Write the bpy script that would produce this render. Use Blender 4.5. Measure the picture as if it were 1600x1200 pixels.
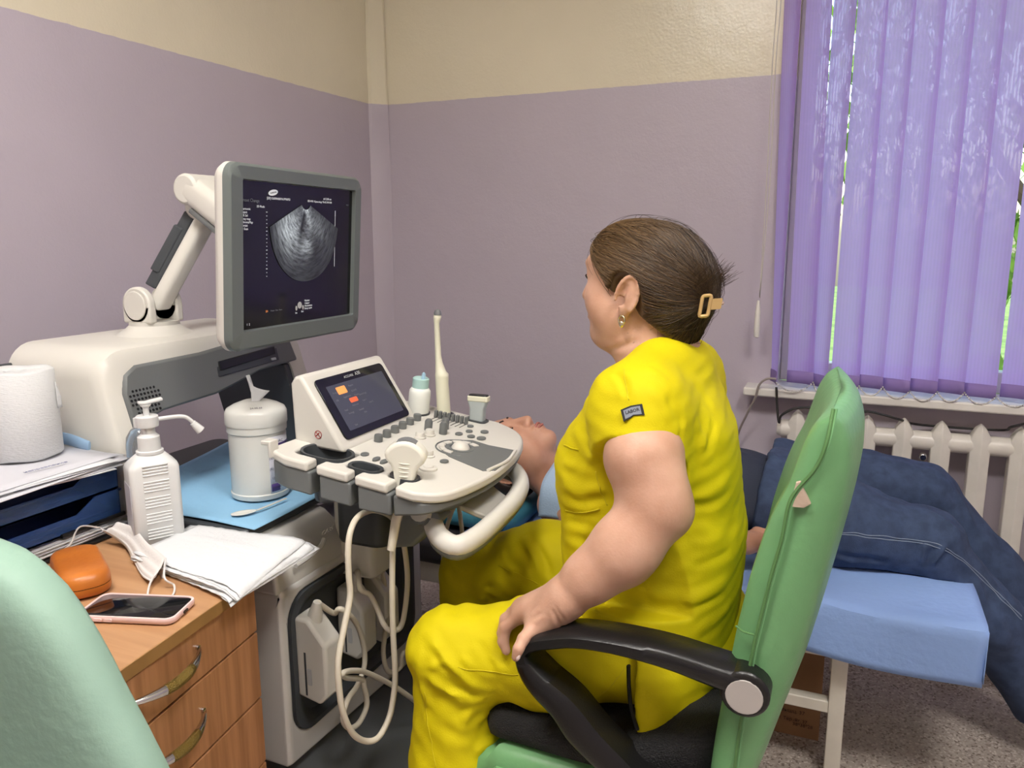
import bpy, bmesh, math, random
import numpy as np
from mathutils import Vector, Matrix
random.seed(7); np.random.seed(7)
for o in list(bpy.data.objects): bpy.data.objects.remove(o)
S = bpy.context.scene
# ------------------------------------------------------------------ camera
YAW, PITCH, ROLL, FPX, CAMZ = math.radians(23.2), math.radians(10.8), math.radians(.25), 1230.0, 1.30
_f = np.array([-math.sin(YAW)*math.cos(PITCH), math.cos(YAW)*math.cos(PITCH), -math.sin(PITCH)])
_r = np.array([math.cos(YAW), math.sin(YAW), 0.0]); _d = np.cross(_f, _r)
_r2 = math.cos(ROLL)*_r + math.sin(ROLL)*_d; _d2 = -math.sin(ROLL)*_r + math.cos(ROLL)*_d
CAM = np.array([0, 0, CAMZ])
cd = bpy.data.cameras.new('camera'); cd.sensor_width = 36; cd.lens = FPX/1600*36; cd.clip_start = .02
cam = bpy.data.objects.new('camera', cd); S.collection.objects.link(cam); S.camera = cam
cam.matrix_world = Matrix(((_r2[0], -_d2[0], -_f[0], 0), (_r2[1], -_d2[1], -_f[1], 0), (_r2[2], -_d2[2], -_f[2], CAMZ), (0, 0, 0, 1)))
def at(px, py, x=None, y=None, z=None, pl=None):
    """world point where the sight line of a photo pixel meets a plane of the room"""
    r = (px-800)/FPX*_r2 + (py-600)/FPX*_d2 + _f
    if pl is not None:
        n, e = np.array(pl[:3], float), pl[3]; t = (e-n@CAM)/(n@r)
    elif x is not None: t = x/r[0]
    elif y is not None: t = y/r[1]
    else: t = (z-CAMZ)/r[2]
    return CAM + t*r
# ------------------------------------------------------------------ world, lights, exposure
S.view_settings.view_transform = 'Standard'; S.view_settings.look = 'None'
S.view_settings.gamma = 1; S.view_settings.use_curve_mapping = False
S.view_settings.exposure = 0.0
W = bpy.data.worlds.new('sky'); S.world = W; W.use_nodes = True
_n = W.node_tree.nodes; _sky = _n.new('ShaderNodeTexSky'); _sky.sky_type = 'NISHITA'; _sky.sun_disc = False
_sky.sun_elevation = math.radians(48); _sky.sun_rotation = math.radians(200); _sky.air_density = 1.4; _sky.dust_density = 2.5
W.node_tree.links.new(_sky.outputs[0], _n['Background'].inputs[0]); _n['Background'].inputs[1].default_value = 0.7
# ------------------------------------------------------------------ helpers
def lin(c):
    return tuple(((v/255)/12.92 if v/255 <= .04045 else ((v/255+.055)/1.055)**2.4) for v in c)
MATS = {}
def mat(name, col, rough=.5, metal=0, var=0, vscale=8, bump=0, bscale=60, bdetail=3, spec=.5, trans=0, alpha=1, emit=0, ior=1.45, coat=0, stretch=None, col2=None, sss=0, sheen=0):
    m = bpy.data.materials.new(name); m.use_nodes = True; MATS[name] = m
    nt = m.node_tree; b = nt.nodes['Principled BSDF']; L = nt.links.new
    c = lin(col) + (1,)
    b.inputs['Base Color'].default_value = c; b.inputs['Roughness'].default_value = rough
    b.inputs['Metallic'].default_value = metal; b.inputs['Specular IOR Level'].default_value = spec
    b.inputs['IOR'].default_value = ior; b.inputs['Transmission Weight'].default_value = trans; b.inputs['Alpha'].default_value = alpha
    b.inputs['Coat Weight'].default_value = coat; b.inputs['Sheen Weight'].default_value = sheen
    if sss: b.inputs['Subsurface Weight'].default_value = sss; b.inputs['Subsurface Radius'].default_value = (.012, .005, .003); b.inputs['Subsurface Scale'].default_value = 1
    if emit: b.inputs['Emission Color'].default_value = c; b.inputs['Emission Strength'].default_value = emit
    if var or bump or col2:
        tc = nt.nodes.new('ShaderNodeNewGeometry'); src = tc.outputs['Position']
        if stretch:
            mp = nt.nodes.new('ShaderNodeMapping'); mp.inputs['Scale'].default_value = stretch; L(src, mp.inputs[0]); src = mp.outputs[0]
    if var or col2:
        n = nt.nodes.new('ShaderNodeTexNoise'); n.inputs['Scale'].default_value = vscale; n.inputs['Detail'].default_value = 5; L(src, n.inputs['Vector'])
        mx = nt.nodes.new('ShaderNodeMix'); mx.data_type = 'RGBA'
        cc = lin(col2) if col2 else tuple(v*(1-var) for v in c[:3])
        c1 = c[:3] if col2 else tuple(min(1, v*(1+var)) for v in c[:3])
        mx.inputs[6].default_value = c1+(1,); mx.inputs[7].default_value = tuple(cc)+(1,)
        rp = nt.nodes.new('ShaderNodeMapRange'); rp.inputs[1].default_value = .35; rp.inputs[2].default_value = .65
        L(n.outputs[0], rp.inputs[0]); L(rp.outputs[0], mx.inputs[0]); L(mx.outputs[2], b.inputs['Base Color'])
    if bump:
        n2 = nt.nodes.new('ShaderNodeTexNoise'); n2.inputs['Scale'].default_value = bscale; n2.inputs['Detail'].default_value = bdetail; L(src, n2.inputs['Vector'])
        bp = nt.nodes.new('ShaderNodeBump'); bp.inputs['Strength'].default_value = bump; bp.inputs['Distance'].default_value = .004
        L(n2.outputs[0], bp.inputs['Height']); L(bp.outputs[0], b.inputs['Normal'])
    return m
LOC = {}
def link(o, parent, loc):
    S.collection.objects.link(o); o.location = loc; LOC[o.name] = Vector(loc)
    if parent is not None:
        o.parent = parent; o.matrix_parent_inverse = Matrix.Translation(-LOC[parent.name])
def tag(o, label, cat, group=None):
    o['label'] = label; o['category'] = cat
    if group: o['group'] = group
    return o
def thing(name, label, cat, loc, group=None):
    o = bpy.data.objects.new(name, None); o.empty_display_size = .05; link(o, None, tuple(float(v) for v in loc)); return tag(o, label, cat, group)
def ob(name, vf, m, parent=None, bevel=0, seg=2, smooth=35, sub=0, label=None, solid=0):
    V, F = vf; V = np.asarray(V, float).reshape(-1, 3)
    lo, hi = V.min(0), V.max(0); c = np.array([(lo[0]+hi[0])/2, (lo[1]+hi[1])/2, lo[2]])
    me = bpy.data.meshes.new(name); me.from_pydata((V-c).tolist(), [], F if isinstance(F, list) else F.tolist()); me.validate()
    if isinstance(m, (list, tuple)):
        for q in m: me.materials.append(MATS[q])
    else: me.materials.append(MATS[m])
    if smooth:
        me.shade_smooth()
        if smooth < 180: me.set_sharp_from_angle(angle=math.radians(smooth))
    else: me.shade_flat()
    o = bpy.data.objects.new(name, me); link(o, parent, tuple(c))
    if solid: q = o.modifiers.new('solid', 'SOLIDIFY'); q.thickness = solid; q.offset = 0
    if bevel: q = o.modifiers.new('bevel', 'BEVEL'); q.width = bevel; q.segments = seg; q.limit_method = 'ANGLE'; q.angle_limit = math.radians(40)
    if sub: q = o.modifiers.new('sub', 'SUBSURF'); q.levels = q.render_levels = sub
    if label: o['label'] = label
    return o
def struct(name, vf, m, parent=None, **k):
    o = ob(name, vf, m, parent, **k)
    if parent is None: o['kind'] = 'structure'
    return o
def join(*vs):
    V, F, n = [], [], 0
    for v, f in vs:
        V.append(np.asarray(v, float).reshape(-1, 3)); F += [tuple(i+n for i in q) for q in f]; n += len(V[-1])
    return np.concatenate(V), F
def box(x0, x1, y0, y1, z0, z1):
    V = [(x0, y0, z0), (x1, y0, z0), (x1, y1, z0), (x0, y1, z0), (x0, y0, z1), (x1, y0, z1), (x1, y1, z1), (x0, y1, z1)]
    return np.array(V, float), [(0, 3, 2, 1), (4, 5, 6, 7), (0, 1, 5, 4), (1, 2, 6, 5), (2, 3, 7, 6), (3, 0, 4, 7)]
def cbox(c, s, yaw=0): 
    v, f = box(-s[0]/2, s[0]/2, -s[1]/2, s[1]/2, -s[2]/2, s[2]/2); return xf(v, f, c, rz=yaw)
def rotm(rx=0, ry=0, rz=0):
    return np.array(Matrix.Rotation(rz, 3, 'Z') @ Matrix.Rotation(ry, 3, 'Y') @ Matrix.Rotation(rx, 3, 'X'))
def xf(v, f, t=(0, 0, 0), rx=0, ry=0, rz=0, m=None, s=1):
    A = rotm(rx, ry, rz) if m is None else np.asarray(m)
    return (np.asarray(v, float)*s) @ A.T + np.asarray(t, float), f
def basis(ax, hint=(0, 0, 1)):
    w = np.asarray(ax, float); w = w/np.linalg.norm(w); h = np.asarray(hint, float)
    if abs(w@h) > .98*np.linalg.norm(h): h = np.array([1., 0, 0])
    u = np.cross(h, w); u /= np.linalg.norm(u); return np.stack([u, np.cross(w, u), w], 1)
def loft(rings, cap=True, closed=False):
    n = len(rings[0]); V = np.concatenate([np.asarray(r, float) for r in rings]); F = []; k = len(rings)
    for i in range(k if closed else k-1):
        a, b = i*n, ((i+1) % k)*n
        F += [(a+j, a+(j+1) % n, b+(j+1) % n, b+j) for j in range(n)]
    if cap and not closed: F += [tuple(range(n-1, -1, -1)), tuple((k-1)*n+j for j in range(n))]
    return V, F
def prism(poly, t0, t1, m=None, org=(0, 0, 0)):
    """2-D outline in local xy swept along local z"""
    A = np.eye(3) if m is None else np.asarray(m); o = np.asarray(org, float)
    p = np.array([(a, b, 0) for a, b in poly])
    return loft([(p+(0, 0, t0)) @ A.T+o, (p+(0, 0, t1)) @ A.T+o])
def rrect(w, h, r, n=5, cx=0, cy=0):
    P = []
    for sx, sy, a0 in ((1, 1, 0), (-1, 1, 90), (-1, -1, 180), (1, -1, 270)):
        for i in range(n+1):
            a = math.radians(a0+90*i/n); P.append((cx+sx*(w/2-r)+r*math.cos(a), cy+sy*(h/2-r)+r*math.sin(a)))
    return P
def circ(r, n=20, cx=0, cy=0, ry=None): return [(cx+r*math.cos(2*math.pi*i/n), cy+(ry or r)*math.sin(2*math.pi*i/n)) for i in range(n)]
def lathe(prof, c=(0, 0, 0), ax=(0, 0, 1), n=24, sx=1, sy=1):
    A = basis(ax) if tuple(ax) != (0, 0, 1) else np.eye(3)
    a = np.linspace(0, 2*math.pi, n, endpoint=False)
    return loft([np.stack([r*sx*np.cos(a), r*sy*np.sin(a), np.full(n, z)], 1) @ A.T+np.asarray(c, float) for r, z in prof])
def cyl(a, b, r0, r1=None, n=16):
    a = np.asarray(a, float); b = np.asarray(b, float); L = np.linalg.norm(b-a)
    return lathe([(r0, 0), (r0 if r1 is None else r1, L)], a, tuple((b-a)/L), n)
def spl(pts, n=8):
    """Catmull-Rom through points"""
    P = np.asarray(pts, float); P = np.vstack([2*P[0]-P[1], P, 2*P[-1]-P[-2]]); out = []
    for i in range(1, len(P)-2):
        for t in np.linspace(0, 1, n, endpoint=False):
            a, b, c, d = P[i-1:i+3]
            out.append(.5*((2*b)+(c-a)*t+(2*a-5*b+4*c-d)*t*t+(3*b-a-3*c+d)*t**3))
    out.append(P[-2]); return np.array(out)
def tube(pts, r, n=8, cap=True, closed=False, sx=1, sy=1, hint=(0, 0, 1)):
    P = np.asarray(pts, float); k = len(P); r = np.broadcast_to(np.asarray(r, float), (k,))
    T = np.gradient(P, axis=0) if not closed else np.roll(P, -1, 0)-np.roll(P, 1, 0)
    T /= np.linalg.norm(T, axis=1, keepdims=True)+1e-12
    B = basis(T[0], hint); u = B[:, 0]; rings = []
    a = np.linspace(0, 2*math.pi, n, endpoint=False)
    for i in range(k):
        u = u-(u@T[i])*T[i]; u /= np.linalg.norm(u); v = np.cross(T[i], u)
        rings.append(P[i]+r[i]*(sx*np.cos(a)[:, None]*u+sy*np.sin(a)[:, None]*v))
    return loft(rings, cap, closed)
def sphere(c, r, n=16, m=10, s=(1, 1, 1)):
    pr = [(max(1e-4, r*math.sin(math.pi*i/m)), -r*math.cos(math.pi*i/m)) for i in range(m+1)]
    v, f = lathe(pr, n=n); return v*np.asarray(s)+np.asarray(c, float), f
def sheet(nu, nv, fn):
    V = np.array([fn(i/(nu-1), j/(nv-1)) for i in range(nu) for j in range(nv)], float)
    return V, [(i*nv+j, (i+1)*nv+j, (i+1)*nv+j+1, i*nv+j+1) for i in range(nu-1) for j in range(nv-1)]
def text(name, s, size, m, parent, loc, xdir, ydir, ext=.0004, bold=False, align='CENTER', label=None):
    """flat lettering turned into a mesh, laid on a surface"""
    cu = bpy.data.curves.new(name, 'FONT'); cu.body = s; cu.size = size; cu.align_x = align; cu.align_y = 'CENTER'; cu.extrude = ext; cu.resolution_u = 2
    if bold: cu.offset = size*.02
    t = bpy.data.objects.new(name, cu); S.collection.objects.link(t); dg = bpy.context.evaluated_depsgraph_get(); dg.update()
    me = bpy.data.meshes.new_from_object(t.evaluated_get(dg)); bpy.data.objects.remove(t); bpy.data.curves.remove(cu)
    V = np.empty(len(me.vertices)*3); me.vertices.foreach_get('co', V); V = V.reshape(-1, 3); F = [tuple(p.vertices) for p in me.polygons]
    bpy.data.meshes.remove(me)
    x = np.asarray(xdir, float); x /= np.linalg.norm(x); y = np.asarray(ydir, float); y -= (y@x)*x; y /= np.linalg.norm(y); z = np.cross(x, y)
    return ob(name, (V @ np.stack([x, y, z]) + np.asarray(loc, float), F), m, parent, smooth=0, label=label)
# ---- implicit surfaces for bodies and cloth
class Field:
    def __init__(s, lo, hi, h):
        s.lo = np.array(lo, np.float32); s.h = h; s.n = np.ceil((np.array(hi)-np.array(lo))/h).astype(int)+1
        s.ax = [s.lo[i]+h*np.arange(s.n[i], dtype=np.float32) for i in range(3)]; s.d = np.full(s.n, 1.0, np.float32)
    def _sl(s, lo, hi):
        a = np.clip(np.floor((np.array(lo)-s.lo)/s.h).astype(int), 0, s.n); b = np.clip(np.ceil((np.array(hi)-s.lo)/s.h).astype(int)+1, 0, s.n)
        return tuple(slice(int(i), int(j)) for i, j in zip(a, b))
    def _g(s, sl):
        return s.ax[0][sl[0]][:, None, None], s.ax[1][sl[1]][None, :, None], s.ax[2][sl[2]][None, None, :]
    def _put(s, sl, d, k, op):
        e = s.d[sl]
        if e.size == 0: return
        if op == '+':
            if k > 0: t = np.maximum(k-np.abs(e-d), 0)/k; r = np.minimum(e, d)-t*t*k*.25
            else: r = np.minimum(e, d)
        else:
            if k > 0: t = np.maximum(k-np.abs(e+d), 0)/k; r = np.maximum(e, -d)+t*t*k*.25
            else: r = np.maximum(e, -d)
        s.d[sl] = r
    def cone(s, a, b, ra, rb, k=.02, op='+'):
        a = np.asarray(a, float); b = np.asarray(b, float); m = max(ra, rb)+k+.03
        sl = s._sl(np.minimum(a, b)-m, np.maximum(a, b)+m); X, Y, Z = s._g(sl); ab = b-a
        t = np.clip(((X-a[0])*ab[0]+(Y-a[1])*ab[1]+(Z-a[2])*ab[2])/(ab@ab+1e-9), 0, 1)
        d = np.sqrt((X-a[0]-t*ab[0])**2+(Y-a[1]-t*ab[1])**2+(Z-a[2]-t*ab[2])**2)-(ra+(rb-ra)*t)
        s._put(sl, d.astype(np.float32), k, op)
    def chain(s, P, R, k=.02):
        for i in range(len(P)-1): s.cone(P[i], P[i+1], R[i], R[i+1], k)
    def ell(s, c, r, k=.02, op='+', m=None):
        r = np.asarray(r, float); A = np.eye(3) if m is None else np.asarray(m); mm = r.max()+k+.03; c = np.asarray(c, float)
        sl = s._sl(c-mm, c+mm); X, Y, Z = s._g(sl); x, y, z = X-c[0], Y-c[1], Z-c[2]
        q = [(x*A[0, i]+y*A[1, i]+z*A[2, i]) for i in range(3)]
        k0 = np.sqrt(sum((q[i]/r[i])**2 for i in range(3))); k1 = np.sqrt(sum((q[i]/r[i]**2)**2 for i in range(3)))+1e-6
        s._put(sl, (k0*(k0-1)/k1).astype(np.float32), k, op)
    def torso(s, rows, k=.03, p=2.0):
        """rows: z, x0, x1, y0, y1 (extents at that height)"""
        R = np.array(rows, float); R = R[np.argsort(R[:, 0])]; lo = (R[:, 1].min()-.06, R[:, 3].min()-.06, R[0, 0]-.05); hi = (R[:, 2].max()+.06, R[:, 4].max()+.06, R[-1, 0]+.05)
        sl = s._sl(lo, hi); X, Y, Z = s._g(sl); z = Z.ravel(); zz = np.clip(z, R[0, 0], R[-1, 0])
        i = [np.interp(zz, R[:, 0], R[:, j])[None, None, :] for j in range(1, 5)]
        cx, a, cy, b = (i[0]+i[1])/2, (i[1]-i[0])/2, (i[2]+i[3])/2, (i[3]-i[2])/2
        q = (np.abs((X-cx)/a)**p+np.abs((Y-cy)/b)**p)**(1/p); d = (q-1)*np.minimum(a, b)
        cap = np.maximum(R[0, 0]-Z, Z-R[-1, 0]); d = np.where(cap > 0, np.sqrt(np.maximum(d, 0)**2+cap**2), np.maximum(d, cap*.9))
        s._put(sl, d.astype(np.float32), k, '+')
    def plane(s, p, n, op='-', lo=None, hi=None):
        """cut away the half space the normal points to"""
        n = np.asarray(n, float); n = n/np.linalg.norm(n); sl = s._sl(lo if lo is not None else s.lo, hi if hi is not None else s.lo+s.h*s.n); X, Y, Z = s._g(sl)
        s._put(sl, -((X-p[0])*n[0]+(Y-p[1])*n[1]+(Z-p[2])*n[2]).astype(np.float32), 0, op)
    def mesh(s, smooth=1):
        d = s.d; n = d.shape; ins = d < 0; acc = None
        c = [slice(0, -1), slice(1, None)]
        cnt = np.zeros([m-1 for m in n], np.int8)
        for i in (0, 1):
            for j in (0, 1):
                for k in (0, 1): cnt += ins[c[i], c[j], c[k]]
        cells = np.argwhere((cnt > 0) & (cnt < 8)); idx = np.full([m-1 for m in n], -1, np.int32); idx[tuple(cells.T)] = np.arange(len(cells))
        A = np.zeros((len(cells), 3)); N = np.zeros(len(cells))
        off = [(i, j, k) for i in (0, 1) for j in (0, 1) for k in (0, 1)]
        val = {o: d[cells[:, 0]+o[0], cells[:, 1]+o[1], cells[:, 2]+o[2]].astype(float) for o in off}
        for a in off:
            for ax in range(3):
                if a[ax]: continue
                b = list(a); b[ax] = 1; b = tuple(b); va, vb = val[a], val[b]; m = (va < 0) != (vb < 0)
                t = np.where(m, va/np.where(m, va-vb, 1), 0); p = np.tile(np.array(a, float), (len(cells), 1)); p[:, ax] = t
                A += p*m[:, None]; N += m
        V = s.lo.astype(float)+s.h*(cells+A/N[:, None]); F = []
        for ax in range(3):
            u, v = (ax+1) % 3, (ax+2) % 3
            a = [slice(None)]*3; b = [slice(None)]*3; a[ax] = slice(0, -1); b[ax] = slice(1, None)
            ch = ins[tuple(a)] != ins[tuple(b)]; e = np.argwhere(ch); e = e[(e[:, u] > 0) & (e[:, v] > 0) & (e[:, u] < n[u]-1) & (e[:, v] < n[v]-1)]
            if len(e) == 0: continue
            st = ins[tuple(a)][tuple(e.T)]
            def g(du, dv):
                q = e.copy(); q[:, u] -= du; q[:, v] -= dv; return idx[tuple(q.T)]
            Q = np.stack([g(0, 0), g(1, 0), g(1, 1), g(0, 1)], 1); Q[~st] = Q[~st][:, ::-1]; F.append(Q)
        F = np.concatenate(F); F = F[(F >= 0).all(1)]
        for _ in range(smooth): V = relax(V, F)
        return V, F
def relax(V, F, w=.5):
    A = np.zeros_like(V); N = np.zeros(len(V))
    for i in range(4):
        a, b = F[:, i], F[:, (i+1) % 4]
        for x, y in ((a, b), (b, a)):
            for k in range(3): A[:, k] += np.bincount(x, V[y, k], len(V))
            N += np.bincount(x, minlength=len(V))
    return V*(1-w)+w*A/np.maximum(N, 1)[:, None]
def normals(V, F):
    n = np.cross(V[F[:, 2]]-V[F[:, 0]], V[F[:, 3]]-V[F[:, 1]]); N = np.zeros_like(V)
    for i in range(4):
        for k in range(3): N[:, k] += np.bincount(F[:, i], n[:, k], len(V))
    return N/(np.linalg.norm(N, axis=1, keepdims=True)+1e-12)
def pdist(V, pts):
    P = np.asarray(pts, float); best = np.full(len(V), 9.); tt = np.zeros(len(V)); n = len(P)-1
    for i in range(n):
        ab = P[i+1]-P[i]; t = np.clip((V-P[i]) @ ab/(ab@ab+1e-12), 0, 1); d = np.linalg.norm(V-P[i]-t[:, None]*ab, axis=1)
        m = d < best; best[m] = d[m]; tt[m] = (i+t[m])/n
    return best, tt
def folds(V, F, fl, N=None):
    """raise (h>0) or sink (h<0) creases along polylines: (points, width, height)"""
    N = normals(V, F) if N is None else N; D = np.zeros(len(V))
    for pts, w, h in fl:
        P = spl(pts, 5) if len(pts) > 2 else np.asarray(pts, float)
        b = (V > P.min(0)-3.5*w).all(1) & (V < P.max(0)+3.5*w).all(1)
        if not b.any(): continue
        d, t = pdist(V[b], P); taper = np.clip(np.minimum(t, 1-t)*5, 0, 1)**.7
        D[b] += h*taper*(np.exp(-(d/w)**2)-.45*np.exp(-((d-1.7*w)/w)**2))
    return V+N*D[:, None]
def vnoise(P, sc, seed=0):
    """cheap smooth pseudo-noise"""
    r = np.random.RandomState(seed); o = np.zeros(len(P))
    for i in range(7):
        k = r.normal(size=3)*sc; o += np.sin(P @ k+r.rand()*6.28)
    return o/7**.5
# ------------------------------------------------------------------ room shell
WX, WY, PZ, CZ = -1.826, 2.872, 1.814, 2.85
RX, RY = 1.75, -1.35
def wall_mat(name, lowc, upc):
    m = bpy.data.materials.new(name); m.use_nodes = True; MATS[name] = m; nt = m.node_tree; b = nt.nodes['Principled BSDF']; L = nt.links.new
    g = nt.nodes.new('ShaderNodeNewGeometry'); sp = nt.nodes.new('ShaderNodeSeparateXYZ'); L(g.outputs['Position'], sp.inputs[0])
    n = nt.nodes.new('ShaderNodeTexNoise'); n.inputs['Scale'].default_value = 22; n.inputs['Detail'].default_value = 2; L(g.outputs['Position'], n.inputs['Vector'])
    ad = nt.nodes.new('ShaderNodeMath'); ad.operation = 'MULTIPLY_ADD'; ad.inputs[1].default_value = .006; L(n.outputs[0], ad.inputs[0]); L(sp.outputs[2], ad.inputs[2])
    gt = nt.nodes.new('ShaderNodeMath'); gt.operation = 'GREATER_THAN'; gt.inputs[1].default_value = PZ+.003; L(ad.outputs[0], gt.inputs[0])
    n2 = nt.nodes.new('ShaderNodeTexNoise'); n2.inputs['Scale'].default_value = 2.3; n2.inputs['Detail'].default_value = 4; L(g.outputs['Position'], n2.inputs['Vector'])
    def tone(c, v):
        x = nt.nodes.new('ShaderNodeMix'); x.data_type = 'RGBA'; c = lin(c)
        x.inputs[6].default_value = tuple(q*(1-v) for q in c)+(1,); x.inputs[7].default_value = tuple(q*(1+v) for q in c)+(1,); L(n2.outputs[0], x.inputs[0]); return x
    a, c = tone(lowc, .08), tone(upc, .08)
    mx = nt.nodes.new('ShaderNodeMix'); mx.data_type = 'RGBA'; L(gt.outputs[0], mx.inputs[0]); L(a.outputs[2], mx.inputs[6]); L(c.outputs[2], mx.inputs[7]); L(mx.outputs[2], b.inputs['Base Color'])
    ro = nt.nodes.new('ShaderNodeMapRange'); ro.inputs[3].default_value = .42; ro.inputs[4].default_value = .24; L(gt.outputs[0], ro.inputs[0]); L(ro.outputs[0], b.inputs['Roughness'])
    n3 = nt.nodes.new('ShaderNodeTexNoise'); n3.inputs['Scale'].default_value = 14; n3.inputs['Detail'].default_value = 6; L(g.outputs['Position'], n3.inputs['Vector'])
    n4 = nt.nodes.new('ShaderNodeTexNoise'); n4.inputs['Scale'].default_value = 120; n4.inputs['Detail'].default_value = 2; L(g.outputs['Position'], n4.inputs['Vector'])
    su = nt.nodes.new('ShaderNodeMath'); su.operation = 'MULTIPLY_ADD'; su.inputs[1].default_value = .25; L(n4.outputs[0], su.inputs[0]); L(n3.outputs[0], su.inputs[2])
    bp = nt.nodes.new('ShaderNodeBump'); bp.inputs['Strength'].default_value = .35; bp.inputs['Distance'].default_value = .006; L(su.outputs[0], bp.inputs['Height']); L(bp.outputs[0], b.inputs['Normal'])
wall_mat('wall_paint', (190, 180, 190), (226, 217, 192))
# floor: speckled linoleum
m = mat('linoleum', (150, 140, 132), rough=.26, spec=.5); nt = m.node_tree; b = nt.nodes['Principled BSDF']; L = nt.links.new
g = nt.nodes.new('ShaderNodeNewGeometry'); v = nt.nodes.new('ShaderNodeTexVoronoi'); v.inputs['Scale'].default_value = 190; L(g.outputs['Position'], v.inputs['Vector'])
cr = nt.nodes.new('ShaderNodeValToRGB'); L(v.outputs['Color'], cr.inputs[0]); e = cr.color_ramp
e.elements[0].color = lin((132, 120, 112))+(1,); e.elements[1].color = lin((214, 205, 196))+(1,); e.elements[0].position = .18; e.elements[1].position = .85
q = e.elements.new(.3); q.color = lin((176, 164, 154))+(1,); q = e.elements.new(.7); q.color = lin((186, 175, 166))+(1,)
L(cr.outputs[0], b.inputs['Base Color'])
mat('ceiling_white', (232, 230, 224), rough=.8, bump=.1)
mat('white_paint', (226, 222, 214), rough=.35, var=.05, vscale=12, bump=.25, bscale=25)
mat('pvc_white', (232, 232, 230), rough=.3)
mat('glass', (255, 255, 255), rough=0, trans=1, ior=1.02, spec=.3)
OX0, OX1, OZ0, OZ1 = -.215, 1.42, .775, 2.30
struct('floor', box(WX-.1, RX+.1, RY-.1, WY+.25, -.06, 0), 'linoleum')
struct('ceiling', box(WX-.1, RX+.1, RY-.1, WY+.25, CZ, CZ+.06), 'ceiling_white')
struct('wall_left', box(WX-.1, WX, RY-.1, WY+.25, 0, CZ), 'wall_paint')
struct('wall_right', box(RX, RX+.1, RY-.1, WY+.25, 0, CZ), 'wall_paint')
struct('wall_front', box(WX, RX, RY-.1, RY, 0, CZ), 'wall_paint')
struct('wall_back', join(box(WX, OX0, WY, WY+.25, 0, CZ), box(OX1, RX, WY, WY+.25, 0, CZ), box(OX0, OX1, WY, WY+.25, 0, OZ0-.03), box(OX0, OX1, WY, WY+.25, OZ1, CZ)), 'wall_paint', smooth=0)
# boxed-in corner strip (slightly uneven plaster)
pts = [(WX, WY-.062), (WX+.012, WY-.058), (WX+.05, WY-.012), (WX+.054, WY), (WX, WY)]
struct('trim_1', loft([[(x+.004*math.sin(z*3.1+i), y-.003*math.sin(z*2.3+i), z) for i, (x, y) in enumerate(pts)] for z in np.linspace(0, CZ, 30)]), 'wall_paint', smooth=25)
# window frame, panes, sill
wn = struct('window_1', join(box(OX0, OX0+.06, WY+.1, WY+.16, OZ0, OZ1), box(OX1-.06, OX1, WY+.1, WY+.16, OZ0, OZ1), box(OX0+.06, OX1-.06, WY+.1, WY+.16, OZ0, OZ0+.07), box(OX0+.06, OX1-.06, WY+.1, WY+.16, OZ1-.07, OZ1), box(.57, .64, WY+.1, WY+.16, OZ0+.07, OZ1-.07)), 'pvc_white', bevel=.004)
for a, c in ((OX0+.06, .57), (.64, OX1-.06)):
    ob('window_pane', box(a, c, WY+.125, WY+.13, OZ0+.07, OZ1-.07), 'glass', wn)
sill = struct('trim_2', box(-.318, 1.52, 2.775, WY+.1, .745, .775), 'white_paint', bevel=.006)
# ------------------------------------------------------------------ ceiling lamps (above and behind the camera)
mat('lamp_diffuser', (255, 250, 244), rough=.5, emit=40)
for lx, ly, w in ((.55, .40, 'camera'), (-.72, .25, 'desk')):
    t = thing('ceiling_lamp', {'camera': 'square white ceiling light panel nearest the window', 'desk': 'square white ceiling light panel on the desk side'}[w], 'lamp', (lx, ly, CZ-.05), 'ceiling light panels')
    ob('lamp_frame', join(box(lx-.31, lx+.31, ly-.31, ly-.29, CZ-.05, CZ), box(lx-.31, lx+.31, ly+.29, ly+.31, CZ-.05, CZ), box(lx-.31, lx-.29, ly-.29, ly+.29, CZ-.05, CZ), box(lx+.29, lx+.31, ly-.29, ly+.29, CZ-.05, CZ)), 'pvc_white', t)
    ob('diffuser', box(lx-.29, lx+.29, ly-.29, ly+.29, CZ-.04, CZ-.03), 'lamp_diffuser', t)
# ------------------------------------------------------------------ vertical blind
m = mat('blind_fabric', (198, 172, 226), rough=.7, spec=.2); nt = m.node_tree; b = nt.nodes['Principled BSDF']; L = nt.links.new
tr = nt.nodes.new('ShaderNodeBsdfTranslucent'); tr.inputs[0].default_value = lin((210, 180, 240))+(1,)
tp = nt.nodes.new('ShaderNodeBsdfTransparent'); mx = nt.nodes.new('ShaderNodeMixShader'); mx.inputs[0].default_value = .6
uvn = nt.nodes.new('ShaderNodeUVMap'); sp = nt.nodes.new('ShaderNodeSeparateXYZ'); L(uvn.outputs[0], sp.inputs[0])
w1 = nt.nodes.new('ShaderNodeMath'); w1.operation = 'MULTIPLY'; w1.inputs[1].default_value = 6.2832*9; L(sp.outputs[0], w1.inputs[0])
w2 = nt.nodes.new('ShaderNodeMath'); w2.operation = 'SINE'; L(w1.outputs[0], w2.inputs[0])
nz = nt.nodes.new('ShaderNodeTexNoise'); nz.inputs['Scale'].default_value = 260; gg = nt.nodes.new('ShaderNodeNewGeometry'); L(gg.outputs['Position'], nz.inputs['Vector'])
w3 = nt.nodes.new('ShaderNodeMapRange'); w3.inputs[1].default_value = -1; w3.inputs[2].default_value = 1; w3.inputs[3].default_value = .01; w3.inputs[4].default_value = .06; L(w2.outputs[0], w3.inputs[0])
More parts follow.
